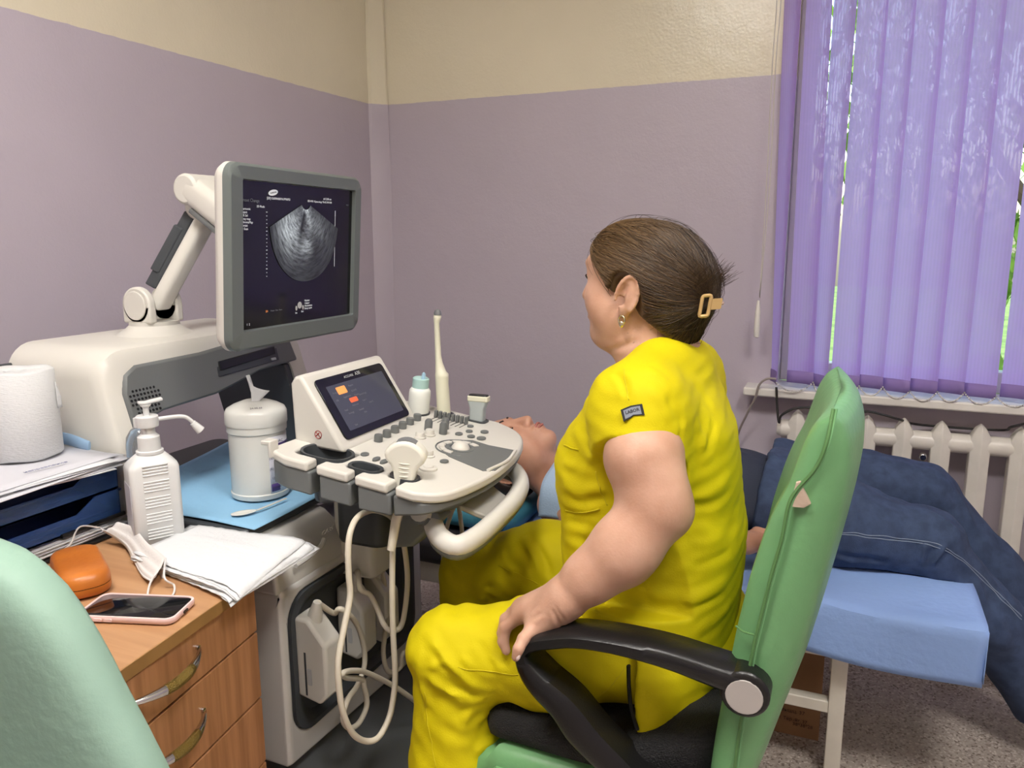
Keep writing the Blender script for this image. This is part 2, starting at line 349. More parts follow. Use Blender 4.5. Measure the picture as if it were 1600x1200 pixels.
mx2 = nt.nodes.new('ShaderNodeMixShader'); L(w3.outputs[0], mx2.inputs[0]); L(b.outputs[0], mx.inputs[1]); L(tr.outputs[0], mx.inputs[2]); L(mx.outputs[0], mx2.inputs[1]); L(tp.outputs[0], mx2.inputs[2])
L(mx2.outputs[0], nt.nodes['Material Output'].inputs[0])
mat('blind_hem', (140, 118, 178), rough=.7); mat('bead', (214, 210, 205), rough=.3); mat('cord', (196, 190, 182), rough=.6)
BY, BT = 2.80, 2.36
bl = thing('vertical_blind', 'purple vertical slat blind hanging in front of the window', 'blind', (.4, BY, .8))
ob('head_rail', box(-.26, 1.46, BY-.025, BY+.025, BT, BT+.04), 'pvc_white', bl, bevel=.003)
random.seed(3); ends = []
angs = [48, 30, 40, 16, 22, 12, 16, 20, 12, 22, 16, 18, 16, 20, 15, 18, 16, 18, 15, 16]
for i in range(20):
    cx = -.232+.078*i+(.022 if i > 8 else 0)+(.02 if i > 9 else 0)
    w = .089/2; a0 = math.radians(angs[i]); zb = .795+.004*math.sin(i*2.1); tw = math.radians(random.uniform(-8, 12)); sw = random.uniform(-.006, .004)
    if i == 0: tw, sw = math.radians(25), .012
    if i == 1: tw, sw = math.radians(-14), .018
    def fn(u, v_):
        z = zb+(BT-zb)*v_; a = a0+tw*(1-v_)**1.5; c = cx+sw*(1-v_)**1.6; q = (u-.5)*2*w; bow = .006*(1-(2*u-1)**2)
        return (c+q*math.cos(a)+bow*math.sin(a), BY-q*math.sin(a)+bow*math.cos(a), z)
    nu, nv = 7, 26; o = ob('slat', sheet(nu, nv, fn), 'blind_fabric', bl, smooth=180)
    uv = o.data.uv_layers.new(name='UVMap')
    for l in o.data.loops: uv.data[l.index].uv = ((l.vertex_index//nv)/(nu-1), (l.vertex_index % nv)/(nv-1))
    def fh(u, v_):
        p = np.array(fn(u, 0)); nrm = np.array([math.sin(a0+tw), math.cos(a0+tw), 0]); return p-nrm*.0025+np.array([0, 0, .042*v_-.002])
    ob('slat_hem', sheet(5, 3, fh), 'blind_hem', o, smooth=180, solid=.002)
    ends.append((np.array(fn(0, 0)), np.array(fn(1, 0)), o))
for i in range(1, 12):
    a, b_ = ends[i-1][1]+(0, 0, .008), ends[i][1]+(0, 0, .008); P = [a+(b_-a)*t+np.array([0, -.010, -.03*4*t*(1-t)]) for t in np.linspace(0, 1, 20)]
    ob('bead_chain', join(*[sphere(p, .0031, 6, 4) for p in P]), 'bead', bl, smooth=180)
# pull cord with its weight
p0, p1, p2 = at(1214, 0, y=2.765), at(1207, 100, y=2.765), at(1187, 465, y=2.765)
t = thing('blind_cord', 'thin grey pull cord with a white weight beside the blind', 'cord', (p2[0], p2[1], 1.0))
ob('cord_loop', join(tube(spl([p0+(0, 0, .4), p0, p1, (p1+p2)/2+(.002, 0, 0), p2]), .0018, 5), tube(spl([p0+(.012, 0, .4), p0+(.012, 0, 0), p1+(.01, .0, 0), (p1+p2)/2+(.012, 0, 0), p2]), .0018, 5)), 'cord', t)
q = at(1182, 528, y=2.765); ob('cord_weight', lathe([(.003, 0), (.0095, .004), (.0105, .03), (.009, .09), (.004, np.linalg.norm(p2-q)*.93)], q, n=12), 'white_paint', t)
# ------------------------------------------------------------------ outside the window: lawn, bush, tree
mat('lawn', (120, 150, 70), rough=.9, var=.3, vscale=3); mat('bark', (92, 78, 64), rough=.9, bump=.6, bscale=30); mat('leaf', (120, 160, 60), rough=.6, var=.35, vscale=5); mat('far_wall', (214, 205, 190), rough=.8)
gl = ob('lawn', box(-9, 12, WY+.3, 30, -.9, -.55), 'lawn'); gl['kind'] = 'structure'
def leaves(c, r, n, seed, sz=.07):
    rs = np.random.RandomState(seed); V, F = [], []
    for i in range(n):
        d = rs.normal(size=3); d /= np.linalg.norm(d); p = np.array(c)+d*np.array(r)*rs.uniform(.55, 1)
        A = basis(rs.normal(size=3)); s = sz*rs.uniform(.6, 1.3); q = np.array([(0, -s, 0), (s*.4, 0, .1*s), (0, s, 0), (-s*.4, 0, .1*s)]) @ A.T+p
        F.append(tuple(range(len(V), len(V)+4))); V += q.tolist()
    return np.array(V), F
for nm, lab, x, y, h, r, sd in (('garden_tree', 'leafy green tree outside the right of the window', 1.15, 5.4, 1.9, (1.3, 1.0, 1.25), 1), ('garden_tree', 'taller green tree further left behind the purple blind', -.9, 7.5, 2.6, (1.7, 1.2, 1.5), 2)):
    t = thing(nm, lab, 'tree', (x, y, -.55), 'garden trees')
    ob('trunk', join(tube(spl([(x, y, -.6), (x+.06, y, .3), (x-.05, y, 1.0), (x+.05, y, h)]), [.11]*9+[.1]*8+[.05]*8, 10), tube([(x, y, .9), (x+.35, y+.1, 1.6), (x+.5, y, h+.4)], [.05, .035, .01], 8), tube([(x, y, 1.1), (x-.4, y+.1, 1.7), (x-.6, y, h+.3)], [.05, .03, .01], 8)), 'bark', t)
    ob('foliage', leaves((x, y, h), r, 2600, sd), 'leaf', t, smooth=0)['kind'] = 'stuff'
t = thing('garden_bush', 'low green bush on the lawn below the window', 'bush', (.9, 4.6, -.55))
ob('stem', tube([(.9, 4.6, -.56), (.92, 4.6, 0)], .03, 8), 'bark', t); ob('foliage', leaves((.95, 4.6, .1), (.9, .5, .62), 1500, 5, .06), 'leaf', t, smooth=0)['kind'] = 'stuff'
# ------------------------------------------------------------------ ultrasound machine (faces +X)
mat('med_white', (212, 209, 201), rough=.32, var=.02, vscale=5); mat('med_grey', (104, 107, 107), rough=.42); mat('med_dark', (62, 66, 70), rough=.45)
mat('silver_paint', (206, 204, 200), rough=.27, metal=.2); mat('base_grey', (84, 87, 88), rough=.5, bump=.15, bscale=250); mat('black_plastic', (22, 23, 25), rough=.35); mat('bezel_grey', (103, 110, 108), rough=.34)
mat('screen_black', (24, 24, 26), rough=.12); mat('glass_black', (20, 21, 23), rough=.08); mat('lcd_grey', (62, 64, 74), rough=.12, emit=.35)
mat('screen_text', (205, 208, 212), rough=.6, emit=.45); mat('screen_dim', (96, 98, 104), rough=.6, emit=.4); mat('screen_orange', (236, 150, 84), rough=.5, emit=.5); mat('screen_red', (222, 96, 60), rough=.5, emit=.45)
mat('cable_cream', (205, 197, 180), rough=.42); mat('probe_cream', (224, 222, 200), rough=.32); mat('probe_white', (226, 224, 212), rough=.3); mat('probe_grey', (172, 180, 180), rough=.35); mat('chrome_text', (186, 188, 190), rough=.3)
mat('red_mark', (150, 40, 40), rough=.5); mat('lens_grey', (112, 114, 116), rough=.5)
us = thing('ultrasound_machine', 'large white and grey ultrasound machine with monitor arm, against the left wall', 'ultrasound machine', (-1.1, 1.35, 0))
YZX = np.array([[0, 0, 1.], [1, 0, 0], [0, 1, 0]])   # local x->Y, y->Z, z->X
XZY = np.array([[1., 0, 0], [0, 0, 1], [0, 1, 0]])   # local x->X, y->Z, z->Y (mirrored winding is fine)
# base with foot rest and castors
bs = ob('base', join(prism([(-1.62, .06), (-1.0, .06), (-.62, .07), (-.56, .10), (-.56, .125), (-.75, .15), (-.90, .2), (-.97, .27), (-1.62, .27)], 1.09, 1.60, XZY)), 'base_grey', us, bevel=.015, seg=3)
ob('foot_rest', prism(rrect(.26, .44, .04, 4, -.72, 1.345), .125, .155, rotm(0, .06, 0), (0, 0, -.035)), 'med_dark', bs, bevel=.006)
for x in (-1.5, -.68):
    for y in (1.14, 1.55):
        c = ob('castor', cyl((x, y-.02, .045), (x, y+.02, .045), .045, n=20), 'black_plastic', bs, bevel=.006); ob('castor_fork', box(x-.02, x+.02, y-.028, y+.028, .05, .075), 'med_dark', bs, bevel=.004)
# body: silver front ring round the socket recess, hood above it
inner = [(1.325+a, .481+b) for a, b in rrect(.455, .292, .055, 6)]
outer = []
for a, b in inner:
    dx, dy = a-1.3375, b-.455; k = min(.2625/max(abs(dx), 1e-6), .195/max(abs(dy), 1e-6)); outer.append((1.3375+dx*k, .455+dy*k))
fx = -.93
V, F = loft([[(-1.06, a, b) for a, b in outer], [(fx-.01, a, b) for a, b in outer], [(fx, 1.3375+(a-1.3375)*.975, .455+(b-.455)*.975) for a, b in outer], [(fx, a, b) for a, b in inner], [(fx-.01, a, b) for a, b in inner]], cap=False)
body = ob('body', join((V, F), box(-1.62, -1.06, 1.075, 1.60, .26, .65), prism([(-1.55, .64), (-1.55, .742), (-1.01, .742), (-.985, .735), (-.955, .71), (-.938, .68), (-.935, .64)], 1.075, 1.30, XZY)), 'silver_paint', us, smooth=50, bevel=.008, seg=3)
ri = [(1.325+(a-1.325)*.94, .481+(b-.481)*.92) for a, b in inner]; rj = [(1.332+(a-1.325)*.80, .474+(b-.481)*.78) for a, b in inner]
ob('recess_frame', loft([[(fx-.012, a, b) for a, b in inner], [(fx+.004, a, b) for a, b in inner], [(fx+.005, a, b) for a, b in ri], [(fx-.02, a, b) for a, b in rj], [(fx-.11, a, b) for a, b in rj]]), 'med_dark', body, smooth=50)
ob('grip_groove', tube(spl([at(462, 884, x=fx+.004), at(480, 872, x=fx+.005), at(500, 855, x=fx+.005), at(507, 842, x=fx+.004)], 6), .005, 8), 'silver_paint', body)
ob('hood_step', prism([(-1.08, .60), (-1.08, .70), (-1.0, .70), (-.975, .69), (-.96, .66), (-.96, .60)], 1.30, 1.56, XZY), 'silver_paint', body, bevel=.012, seg=3)
text('embossed_number', 'CA35', .016, 'silver_paint', body, at(512, 829, x=fx+.002), (0, 1, 0), (.3, 0, 1), .0008)
# rear deck
ob('rear_deck', prism(rrect(.56, .52, .03, 4, -1.28, 1.335), .742, .758), 'med_dark', us, bevel=.004)
# arch over the deck
def arch_pts(y0, y1, z1, r, zb=.755, n=7):
    P = [(y0, zb)]
    for a0, cy in ((180, y0+r), (90, y1-r)):
        P += [(cy+r*math.cos(math.radians(a0-90*i/n)), z1-r+r*math.sin(math.radians(a0-90*i/n))) for i in range(n+1)]
    return P+[(y1, zb)]
def shear(vf, k=.30, z0=1.03):
    v, f = vf; v = np.array(v); v[:, 0] += k*np.maximum(z0-v[:, 2], 0); return v, f
oU, iU = arch_pts(1.03, 1.625, 1.088, .06), arch_pts(1.072, 1.565, 1.02, .05)
n = len(oU)
def U(xa, o, i): return [[(xa, a, b) for a, b in o], [(xa, a, b) for a, b in i]]
def uring(x0, x1, o, i, drop=0):
    rings = [[(x0, a, b-drop) for a, b in o], [(x1-.03, a, b) for a, b in o], [(x1-.008, (a-1.32)*.99+1.32, b-.006) for a, b in o], [(x1, (a-1.32)*.965+1.32, b-.02) for a, b in o], [(x1, a, b) for a, b in i], [(x0, a, b-drop) for a, b in i]]
    V = np.concatenate([np.array(r) for r in rings]); k = len(rings); F = []
    for r in range(k):
        a, b = r*n, ((r+1) % k)*n; F += [(a+j, a+j+1, b+j+1, b+j) for j in range(n-1)]
    return V, F
arch = ob('arch_shell', shear(uring(-1.54, -1.285, oU, iU, .0)), 'med_white', us, smooth=45)
# dark fascia with a curved lower edge
fas = [(1.070, .90), (1.070, 1.0), (1.082, 1.035), (1.11, 1.05), (1.28, 1.052), (1.38, 1.06), (1.57, 1.06), (1.59, .99), (1.45, .985), (1.36, .968), (1.30, .958), (1.15, .952), (1.12, .945), (1.095, .925), (1.085, .90)]
fa = ob('fascia', shear(prism([(a, b) for a, b in fas], -1.34, -1.279, YZX)), 'med_grey', us, bevel=.006, seg=2)
ob('speaker_grille', shear(join(*[cyl((-1.281, 1.115+.0085*i, .985+.0085*j), (-1.2775, 1.115+.0085*i, .985+.0085*j), .0028, n=6) for i in range(-4, 5) for j in range(-4, 5) if i*i+j*j < 20])), 'black_plastic', fa)
dr = ob('disc_drive', shear(prism([(1.315, .993), (1.315, 1.03), (1.52, 1.04), (1.52, 1.0)], -1.29, -1.276, YZX)), 'med_dark', fa, bevel=.002); ob('disc_tray', shear(prism([(1.322, 1.006), (1.322, 1.026), (1.512, 1.036), (1.512, 1.016)], -1.28, -1.2735, YZX)), 'black_plastic', dr, bevel=.002)
ob('eject_button', shear(box(-1.277, -1.272, 1.49, 1.505, 1.004, 1.009)), 'chrome_text', dr)
ob('post_lining', shear(prism([(1.545, .757), (1.545, .985), (1.567, .985), (1.567, .757)], -1.535, -1.29, YZX)), 'med_dark', us, bevel=.003)
ob('side_knob', cyl((-1.53, 1.035, 1.03), (-1.555, 1.012, 1.03), .022, .018, 18), 'med_dark', us, bevel=.004)
# monitor arm
ar = ob('arm_base', lathe([(.085, 0), (.075, .004), (.058, .016), (.052, .022), (.052, .03)], (-1.405, 1.28, 1.086), n=32), 'med_white', us)
J = np.array([-1.405, 1.28, 1.152]); K = at(322, 322, x=-1.315); dv = (K-J)/np.linalg.norm(K-J)
for s in (-1, 1):
    ob('joint_cheek', join(cyl(J+(0, s*.028, 0), J+(0, s*.046, 0), .04, n=28), box(J[0]-.04, J[0]+.04, J[1]+min(s*.028, s*.046), J[1]+max(s*.028, s*.046), 1.114, J[2])), 'med_white', ar, bevel=.004)
    ob('joint_cap', cyl(J+(0, s*.046, 0), J+(0, s*.05, 0), .031, n=28), 'med_white', ar, bevel=.0015)
B = basis(dv, (0, 1, 0)); sec = rrect(.05, .05, .012, 3)
B = np.stack([np.array([0, 1., 0]), np.cross(dv, [0, 1., 0]), dv], 1)
la = ob('lower_arm', prism(rrect(.046, .036, .012, 3), .0, .245, B, J+B[:, 1]*-.018), 'med_white', us, bevel=.004)
L1 = np.linalg.norm(K-J)
ob('arm_cover', join(prism(rrect(.044, .034, .006, 3), .040, L1-.025, B, J+B[:, 1]*.014), prism(rrect(.052, .028, .006, 3), .075, L1-.06, B, J+B[:, 1]*.021), prism(rrect(.02, .012, .003, 2), .09, .115, B, J+B[:, 1]*.037)), 'med_dark', la, bevel=.003)
ob('elbow', join(cyl(K+(0, -.035, 0), K+(0, .035, 0), .03, n=24), cyl(at(312, 297, x=-1.315)+(0, -.045, 0), at(312, 297, x=-1.315)+(0, .045, 0), .033, n=28)), 'med_white', us, bevel=.006)
K2 = at(312, 297, x=-1.315); E2 = np.array([-1.11, 1.335, 1.27]); d2 = (E2-K2)/np.linalg.norm(E2-K2); B2 = np.stack([np.array([0, 1., 0]), np.cross(d2, [0, 1., 0]), d2], 1)
ua = ob('upper_arm', prism(rrect(.09, .062, .02, 4), -.01, np.linalg.norm(E2-K2)+.005, B2, K2), 'med_white', us, bevel=.004)
ob('arm_edge_trim', prism(rrect(.082, .012, .004, 2), .03, np.linalg.norm(E2-K2), B2, K2-B2[:, 1]*.034), 'med_grey', ua)
# monitor: tilted slightly forward at the top
mc = np.array([-1.04, 1.336, 1.255]); mz = np.array([.07, .01, 1]); mz /= np.linalg.norm(mz); my = np.array([-.03, 1, -.035]); my -= (my@mz)*mz; my /= np.linalg.norm(my); mx_ = np.cross(my, mz); MB = np.stack([my, mz, mx_], 1)
mo = ob('monitor_shell', loft([[mc+MB@np.array([a*s, b*s, z]) for a, b in rrect(.436, .346, .028, 6)] for s, z in ((.55, -.065), (.8, -.055), (.97, -.035), (1, -.022), (1, -.012))]), 'med_white', us, smooth=60)
ob('monitor_bezel', loft([[mc+MB@np.array([a, b, z]) for a, b in rr] for rr, z in ((rrect(.436, .346, .028, 6), -.012), (rrect(.434, .344, .028, 6), -.002), (rrect(.424, .334, .026, 6), .003), (rrect(.372, .280, .004, 6, .004, .004), .003), (rrect(.368, .276, .003, 6, .004, .004), -.006))]), 'bezel_grey', mo, smooth=40)
sc = ob('screen', loft([[mc+MB@np.array([a, b, z]) for a, b in rrect(.368, .276, .003, 3, .004, .004)] for z in (-.009, -.0055)]), 'screen_black', mo)
def scr(u, v, e=0): return mc+MB@np.array([.004-.184+.368*u, .004+.138-.276*v, -.005+e])
# scan fan image: glowing picture, polar coordinates in the UV map
m = mat('scan_image', (0, 0, 0), rough=.3); nt = m.node_tree; b = nt.nodes['Principled BSDF']; L = nt.links.new
u = nt.nodes.new('ShaderNodeUVMap'); mp = nt.nodes.new('ShaderNodeMapping'); mp.inputs['Scale'].default_value = (9, 26, 1); mp.inputs['Rotation'].default_value = (0, 0, .5); L(u.outputs[0], mp.inputs[0])
n1 = nt.nodes.new('ShaderNodeTexNoise'); n1.inputs['Scale'].default_value = 1; n1.inputs['Detail'].default_value = 7; n1.inputs['Roughness'].default_value = .7; L(mp.outputs[0], n1.inputs['Vector'])
vc = nt.nodes.new('ShaderNodeVertexColor'); vc.layer_name = 'gain'; sq = nt.nodes.new('ShaderNodeMapRange'); sq.inputs[1].default_value = .34; sq.inputs[2].default_value = .72; sq.inputs[3].default_value = .12; sq.inputs[4].default_value = 2.3; L(n1.outputs[0], sq.inputs[0])
mu = nt.nodes.new('ShaderNodeMath'); mu.operation = 'MULTIPLY'; L(vc.outputs[0], mu.inputs[0]); L(sq.outputs[0], mu.inputs[1])
b.inputs['Emission Color'].default_value = (.86, .92, .95, 1); L(mu.outputs[0], b.inputs['Emission Strength'])
nu, nv = 49, 33
def fan(u_, v_):
    a = math.radians(-66+132*u_); r = .016+.146*v_; r *= 1-.26*abs(math.sin(a))**2.5*v_; p = scr(.535, .155); return p+MB@np.array([r*math.sin(a)*.98, -r*math.cos(a)+.012, .001])
fo = ob('scan_picture', sheet(nu, nv, fan), 'scan_image', sc, smooth=180)
uv = fo.data.uv_layers.new(name='UVMap'); ca = fo.data.color_attributes.new('gain', 'FLOAT_COLOR', 'POINT')
for l in fo.data.loops: i = l.vertex_index; uv.data[l.index].uv = ((i//nv)/(nu-1), (i % nv)/(nv-1))
def gs(u_, v_, cu, cv, su, sv): return math.exp(-((u_-cu)/su)**2-((v_-cv)/sv)**2)
for i in range(nu*nv):
    u_, v_ = (i//nv)/(nu-1), (i % nv)/(nv-1)
    gv = .05+.42*gs(u_, v_, .16, .45, .2, .28)+.3*gs(u_, v_, .62, .16, .1, .22)+.36*gs(u_, v_, .52, .52, .09, .1)+.10*gs(u_, v_, .8, .3, .14, .25)+.5*gs(u_, v_, .5, 0, .3, .04)
    gv *= 1-.93*gs(u_, v_, .385, .2, .045, .24); gv *= 1-.6*gs(u_, v_, .64, .55, .1, .35); gv *= 1-.5*max(0, v_-.75)*4*.6; ca.data[i].color = (gv, gv, gv, 1)
# writing on the screen
def st(s, u_, v_, size, mm='screen_text', align='LEFT'): text('screen_writing', s, size, mm, sc, scr(u_, v_, .0008), my, mz, .0001, align=align)
e = prism(circ(.014, 24, 0, 0, .0055), 0, .0006, MB@rotm(0, 0, .18), scr(.25, .065, .0006)); ob('screen_logo', e, 'screen_text', sc)
text('screen_logo_name', 'SAMSUNG', .0042, 'screen_black', sc, scr(.25, .065, .0018), my@np.eye(3)+.18*mz, mz, .0001)
st('Preset Change', -0.0+.005, .128, .0085, 'screen_dim'); st('2D Mode', .12, .165, .006)
for i, w in enumerate(('Harmonic', 'Reject', 'DR Sel', 'Gray map', 'ChromaMap', 'Persist', 'Q Scan')): st(w, .006, .185+.022*i, .0062)
st('[2D] G60/84dB/FA1/P90/FSI', .2, .105, .0062); st('EC4-9IS / Gynecology TIs 0.2 MI 0.98', .55, .105, .0056); st('# 12.00 cm', .7, .08, .0062); st('19:27', .93, .115, .0045, 'screen_dim')
st('2D', .19, .89, .0055, 'screen_orange'); st('Freeze  Cine  Store', .23, .89, .0045, 'screen_dim'); st('1  2', .04, .965, .006)
for i, w in enumerate(('Pointer', 'Caliper', 'Annotation', 'Body mark')): st(w, .53, .845+.02*i, .0058)
st('Set', .445, .93, .005); st('Exit', .5, .925, .005)
ob('screen_icon', join(prism(circ(.007, 16), 0, .0006, MB, scr(.485, .875, .0004)), prism(circ(.003, 12, 0, 0, .005), 0, .0006, MB, scr(.455, .895, .0004)), prism(circ(.003, 12, 0, 0, .005), 0, .0006, MB, scr(.515, .895, .0004))), 'chrome_text', sc)
for i in range(18): ob('depth_tick', prism(rrect(.0022 if i % 5 else .004, .0012, .0004, 1), 0, .0004, MB, scr(.2, .2+.026*i, .0004)), 'screen_text', sc)
ob('gain_bar', prism(rrect(.0014, .012, .0004, 1), 0, .0004, MB, scr(.82, .185, .0004)), 'screen_text', sc); ob('gain_bar', prism(rrect(.0007, .11, .0003, 1), 0, .0004, MB, scr(.82, .4, .0004)), 'screen_text', sc)
# control panel
PN = (.12, 0, 1, .794)
def pan(px, py, e=0): return at(px, py, pl=(.12, 0, 1, .794+e))
def pz(x): return .794-.12*x
pn = np.array([.12, 0, 1]); pn /= np.linalg.norm(pn); PB = np.stack([np.array([1, 0, -.12])/np.linalg.norm([1, 0, -.12]), np.array([0, 1., 0]), pn], 1)
def notch(x0, x1, y0, y1, s0, s1, ye, r=.016):
    """walk along the near edge (+x direction), into the slot, round the holder hole and out"""
    P = [(s0, ye), (s0, y0)]; h = rrect(x1-x0, y1-y0, min(r, (y1-y0)/2.1), 4, (x0+x1)/2, (y0+y1)/2)
    h = sorted(h, key=lambda q: -((math.atan2(q[1]-(y0+y1)/2, q[0]-(x0+x1)/2)-math.atan2(y0-(y0+y1)/2, (s0+s1)/2-(x0+x1)/2)) % (2*math.pi)))
    return P+[q for q in h if not (s0-.002 < q[0] < s1+.002 and q[1] < y0+.008)]+[(s1, y0), (s1, ye)]
holes = [(-.932, -.828, 1.136, 1.213, -.874, -.855), (-.816, -.748, 1.132, 1.174, -.789, -.774), (-.732, -.676, 1.138, 1.178, -.708, -.692)]
ye = 1.103
edge = [(-.945, ye+.008), (-.925, ye)]
for h in holes: edge += notch(*h, ye)
front = [tuple(q) for q in spl([(-.655, 1.10), (-.622, 1.118), (-.600, 1.16), (-.586, 1.25), (-.586, 1.33), (-.596, 1.42), (-.618, 1.50), (-.655, 1.555), (-.715, 1.59)], 4)]
outline = edge+front+[(-.95, 1.605), (-.972, 1.585), (-.975, 1.14), (-.965, 1.118)]
def sheared(poly, e0, e1): return loft([[(x, y, pz(x)+(e if e > -.03 else e+.030*min(1, max(0, (x+.72)/.11)))) for x, y in poly] for e in (e0, e1)])
pa = ob('control_panel', sheared(outline, -.018, 0), 'med_white', us, bevel=.005, seg=3, smooth=50)
sk = [(x+(.004 if x < -.7 else -.006), max(y, ye+.003)) for x, y in outline]
ob('panel_skirt', sheared(sk, -.062, -.018), 'med_grey', pa, bevel=.004, seg=2, smooth=50)
under = [(-.93, 1.16), (-.66, 1.16), (-.625, 1.2), (-.615, 1.3), (-.63, 1.46), (-.68, 1.53), (-.93, 1.53)]
ob('panel_underside', sheared(under, -.085, -.055), 'med_grey', pa, bevel=.015, seg=3)
for h in holes:
    w, d = h[1]-h[0], h[3]-h[2]; c = ((h[0]+h[1])/2, (h[2]+h[3])/2)
    r0 = rrect(w-.001, d-.001, d/2.15, 5, *c); r1 = rrect(w-.012, d-.012, d/2.6, 5, *c); r2 = rrect(w-.02, d-.02, d/3, 5, *c)
    ob('probe_holder', loft([[(x, y, pz(x)+e) for x, y in rr] for rr, e in ((r0, -.06), (r0, .0012), (r1, .0005), (r2, -.05))]), 'med_dark', pa, smooth=50)
ob('holder_cup', cyl((-.87, 1.16, pz(-.87)-.085), (-.87, 1.16, pz(-.87)-.05), .027, n=20), 'med_dark', pa, bevel=.004)
ob('side_hook', prism([(0, 0), (.006, 0), (.006, .024), (.022, .024), (.022, .032), (0, .032)], -.012, .012, np.array([[0, 1, 0], [-1, 0, 0], [0, 0, 1]]).T @ np.eye(3) if 0 else np.stack([[-1, 0, 0], [0, 0, 1], [0, 1, 0]], 1), (-.958, 1.12, pz(-.95)-.012)), 'med_white', pa, bevel=.002)
# handle loop
hz = lambda x, e=0: .79-.05*(x+.6)+e
hpx = [(655, 800, .815), (672, 808, .795), (686, 838, .777), (714, 853, .770), (748, 836, .773), (780, 806, .781), (804, 780, .790), (814, 757, .798), (806, 738, .806), (785, 728, .812), (770, 725, .82)]
hs = spl([at(a, b, z=z) for a, b, z in hpx], 5)
ha = ob('handle', tube(hs, .019, 14, sx=1, sy=.9), 'med_white', pa, smooth=60)
ob('handle_underside', tube(hs-(0, 0, .009), .0175, 12, sx=1, sy=.8), 'med_grey', ha, smooth=60)
ob('handle_brace', loft([[at(a, b, z=z), at(c, d, z=z), at(c, d, z=z)-(0, 0, .012), at(a, b, z=z)-(0, 0, .012)] for a, b, c, d, z in ((718, 788, 762, 752, .80), (745, 800, 785, 770, .79), (768, 808, 800, 780, .783))]), 'med_white', ha, bevel=.003)
ob('handle_bracket', prism([(-.745, .73), (-.72, .845), (-.66, .82), (-.64, .80), (-.655, .785), (-.70, .74)], 1.17, 1.22, XZY), 'med_grey', pa, bevel=.008, seg=3)
# column under the panel
ob('lift_column', join(prism(rrect(.12, .15, .03, 4, -.87, 1.32), .685, .835)), 'med_dark', us, bevel=.01)
ob('column_collar', prism(rrect(.10, .10, .02, 3, -.91, 1.33), .60, .80), 'med_white', us, bevel=.006)
ob('cable_hook', join(box(-.79, -.755, 1.205, 1.235, .785, .80), box(-.79, -.755, 1.20, 1.206, .785, .812)), 'med_grey', us, bevel=.002)
# touch display block
A0, A1 = np.array([-.862, 0, pz(-.862)+.004]), np.array([-.948, 0, 1.035]); tb_ = (A1-A0)/np.linalg.norm(A1-A0); tn = np.array([tb_[2], 0, -tb_[0]])
prof = [(-.858, pz(-.858)-.004), (-.862, pz(-.862)+.006), (-.945, 1.030), (-.952, 1.037), (-.966, 1.034), (-.975, 1.02), (-.972, .90)]
td = ob('touch_display', prism(prof, 1.195, 1.475, XZY), 'med_white', pa, bevel=.010, seg=4, smooth=50)
TB = np.stack([np.array([0, 1., 0]), tb_, tn], 1); tc = (A0+A1)/2+np.array([0, 1.335, 0])+tn*.003
gl_ = ob('touch_glass', prism(rrect(.238, .132, .01, 4, 0, -.002), -.002, .0012, TB, tc), 'glass_black', td, bevel=.001)
ob('touch_lcd', prism(rrect(.20, .098, .002, 2, .004, -.004), .001, .0016, TB, tc), 'lcd_grey', gl_)
def tt(s, a, b, size, mm='screen_text'): text('touch_writing', s, size, mm, gl_, tc+TB@np.array([a, b, .0021]), TB[:, 0], TB[:, 1], .0001)
tt('ACCUVIX', -.012, .054, .0075, 'chrome_text'); tt('A30', .020, .055, .011, 'chrome_text')
ob('touch_button', prism(rrect(.03, .016, .002, 2, -.056, .030), .0016, .0021, TB, tc), 'screen_orange', gl_); ob('touch_button', prism(rrect(.026, .010, .002, 2, -.036, .004), .0016, .0021, TB, tc), 'screen_red', gl_)
for s, a, b in (('Probe', -.08, .028), ('Application', -.05, .014), ('EC4-9IS', -.02, .022), ('Preset', -.02, .012), ('OB', -.085, .012), ('Abdomen', -.04, -.007), ('Gynecology', .0, .01), ('User 1', -.005, -.004), ('User 2', .012, -.012), ('Fetal', -.075, -.012), ('Urology', -.065, -.02), ('General', -.03, -.02), ('Edit', -.022, -.028), ('Exit', -.07, -.046), ('Report', -.022, .034)): tt(s, a, b, .0055, 'screen_dim')
ob('no_smoking_mark', join(prism(circ(.0075, 24), 0, .0003, XZY*np.array([1, 1, -1.]), (-.915, 1.1948, .925))), 'med_white', td)
ob('mark_ring', join(tube([(-.915+.0075*math.cos(a), 1.1945, .925+.0075*math.sin(a)) for a in np.linspace(0, 6.283, 24, endpoint=False)], .0008, 5, closed=True), tube([(-.920, 1.1945, .930), (-.910, 1.1945, .920)], .0008, 5), tube([(-.920, 1.1943, .922), (-.912, 1.1943, .929)], .0012, 5)), 'red_mark', td)
# controls on the panel
def knob(nm, x, y, r, h, mm, r2=None, oval=1, par=pa, yaw=0):
    v, f = lathe([(r, 0), (r, h*.8), ((r2 or r)*.9, h), (.0005, h)], n=18); v = v*np.array([1, oval, 1]); v = v@rotm(0, 0, yaw).T
    return ob(nm, (v@PB.T+np.array([x, y, pz(x)+.0005]), f), mm, par, smooth=40)
for i in range(6): knob('dial_knob', -.843-.003*i, 1.29+.036*i, .0088, .014, 'med_grey')
for px, py in ((656, 684), (671, 680), (669, 713)):
    p = pan(px, py); o = knob('round_knob', p[0], p[1], .0095, .012, 'med_white'); knob('knob_foot', p[0], p[1], .013, .003, 'med_white', par=o)
p = pan(669, 733); o = knob('large_dial', p[0], p[1], .017, .004, 'med_white'); knob('dial_centre', p[0], p[1], .010, .0065, 'med_white', par=o)
for px, py, h in ((669, 672, .024), (692, 678, .026), (695, 670, .024)):
    p = pan(px, py); knob('toggle', p[0], p[1], .0085, h, 'med_grey', .006)
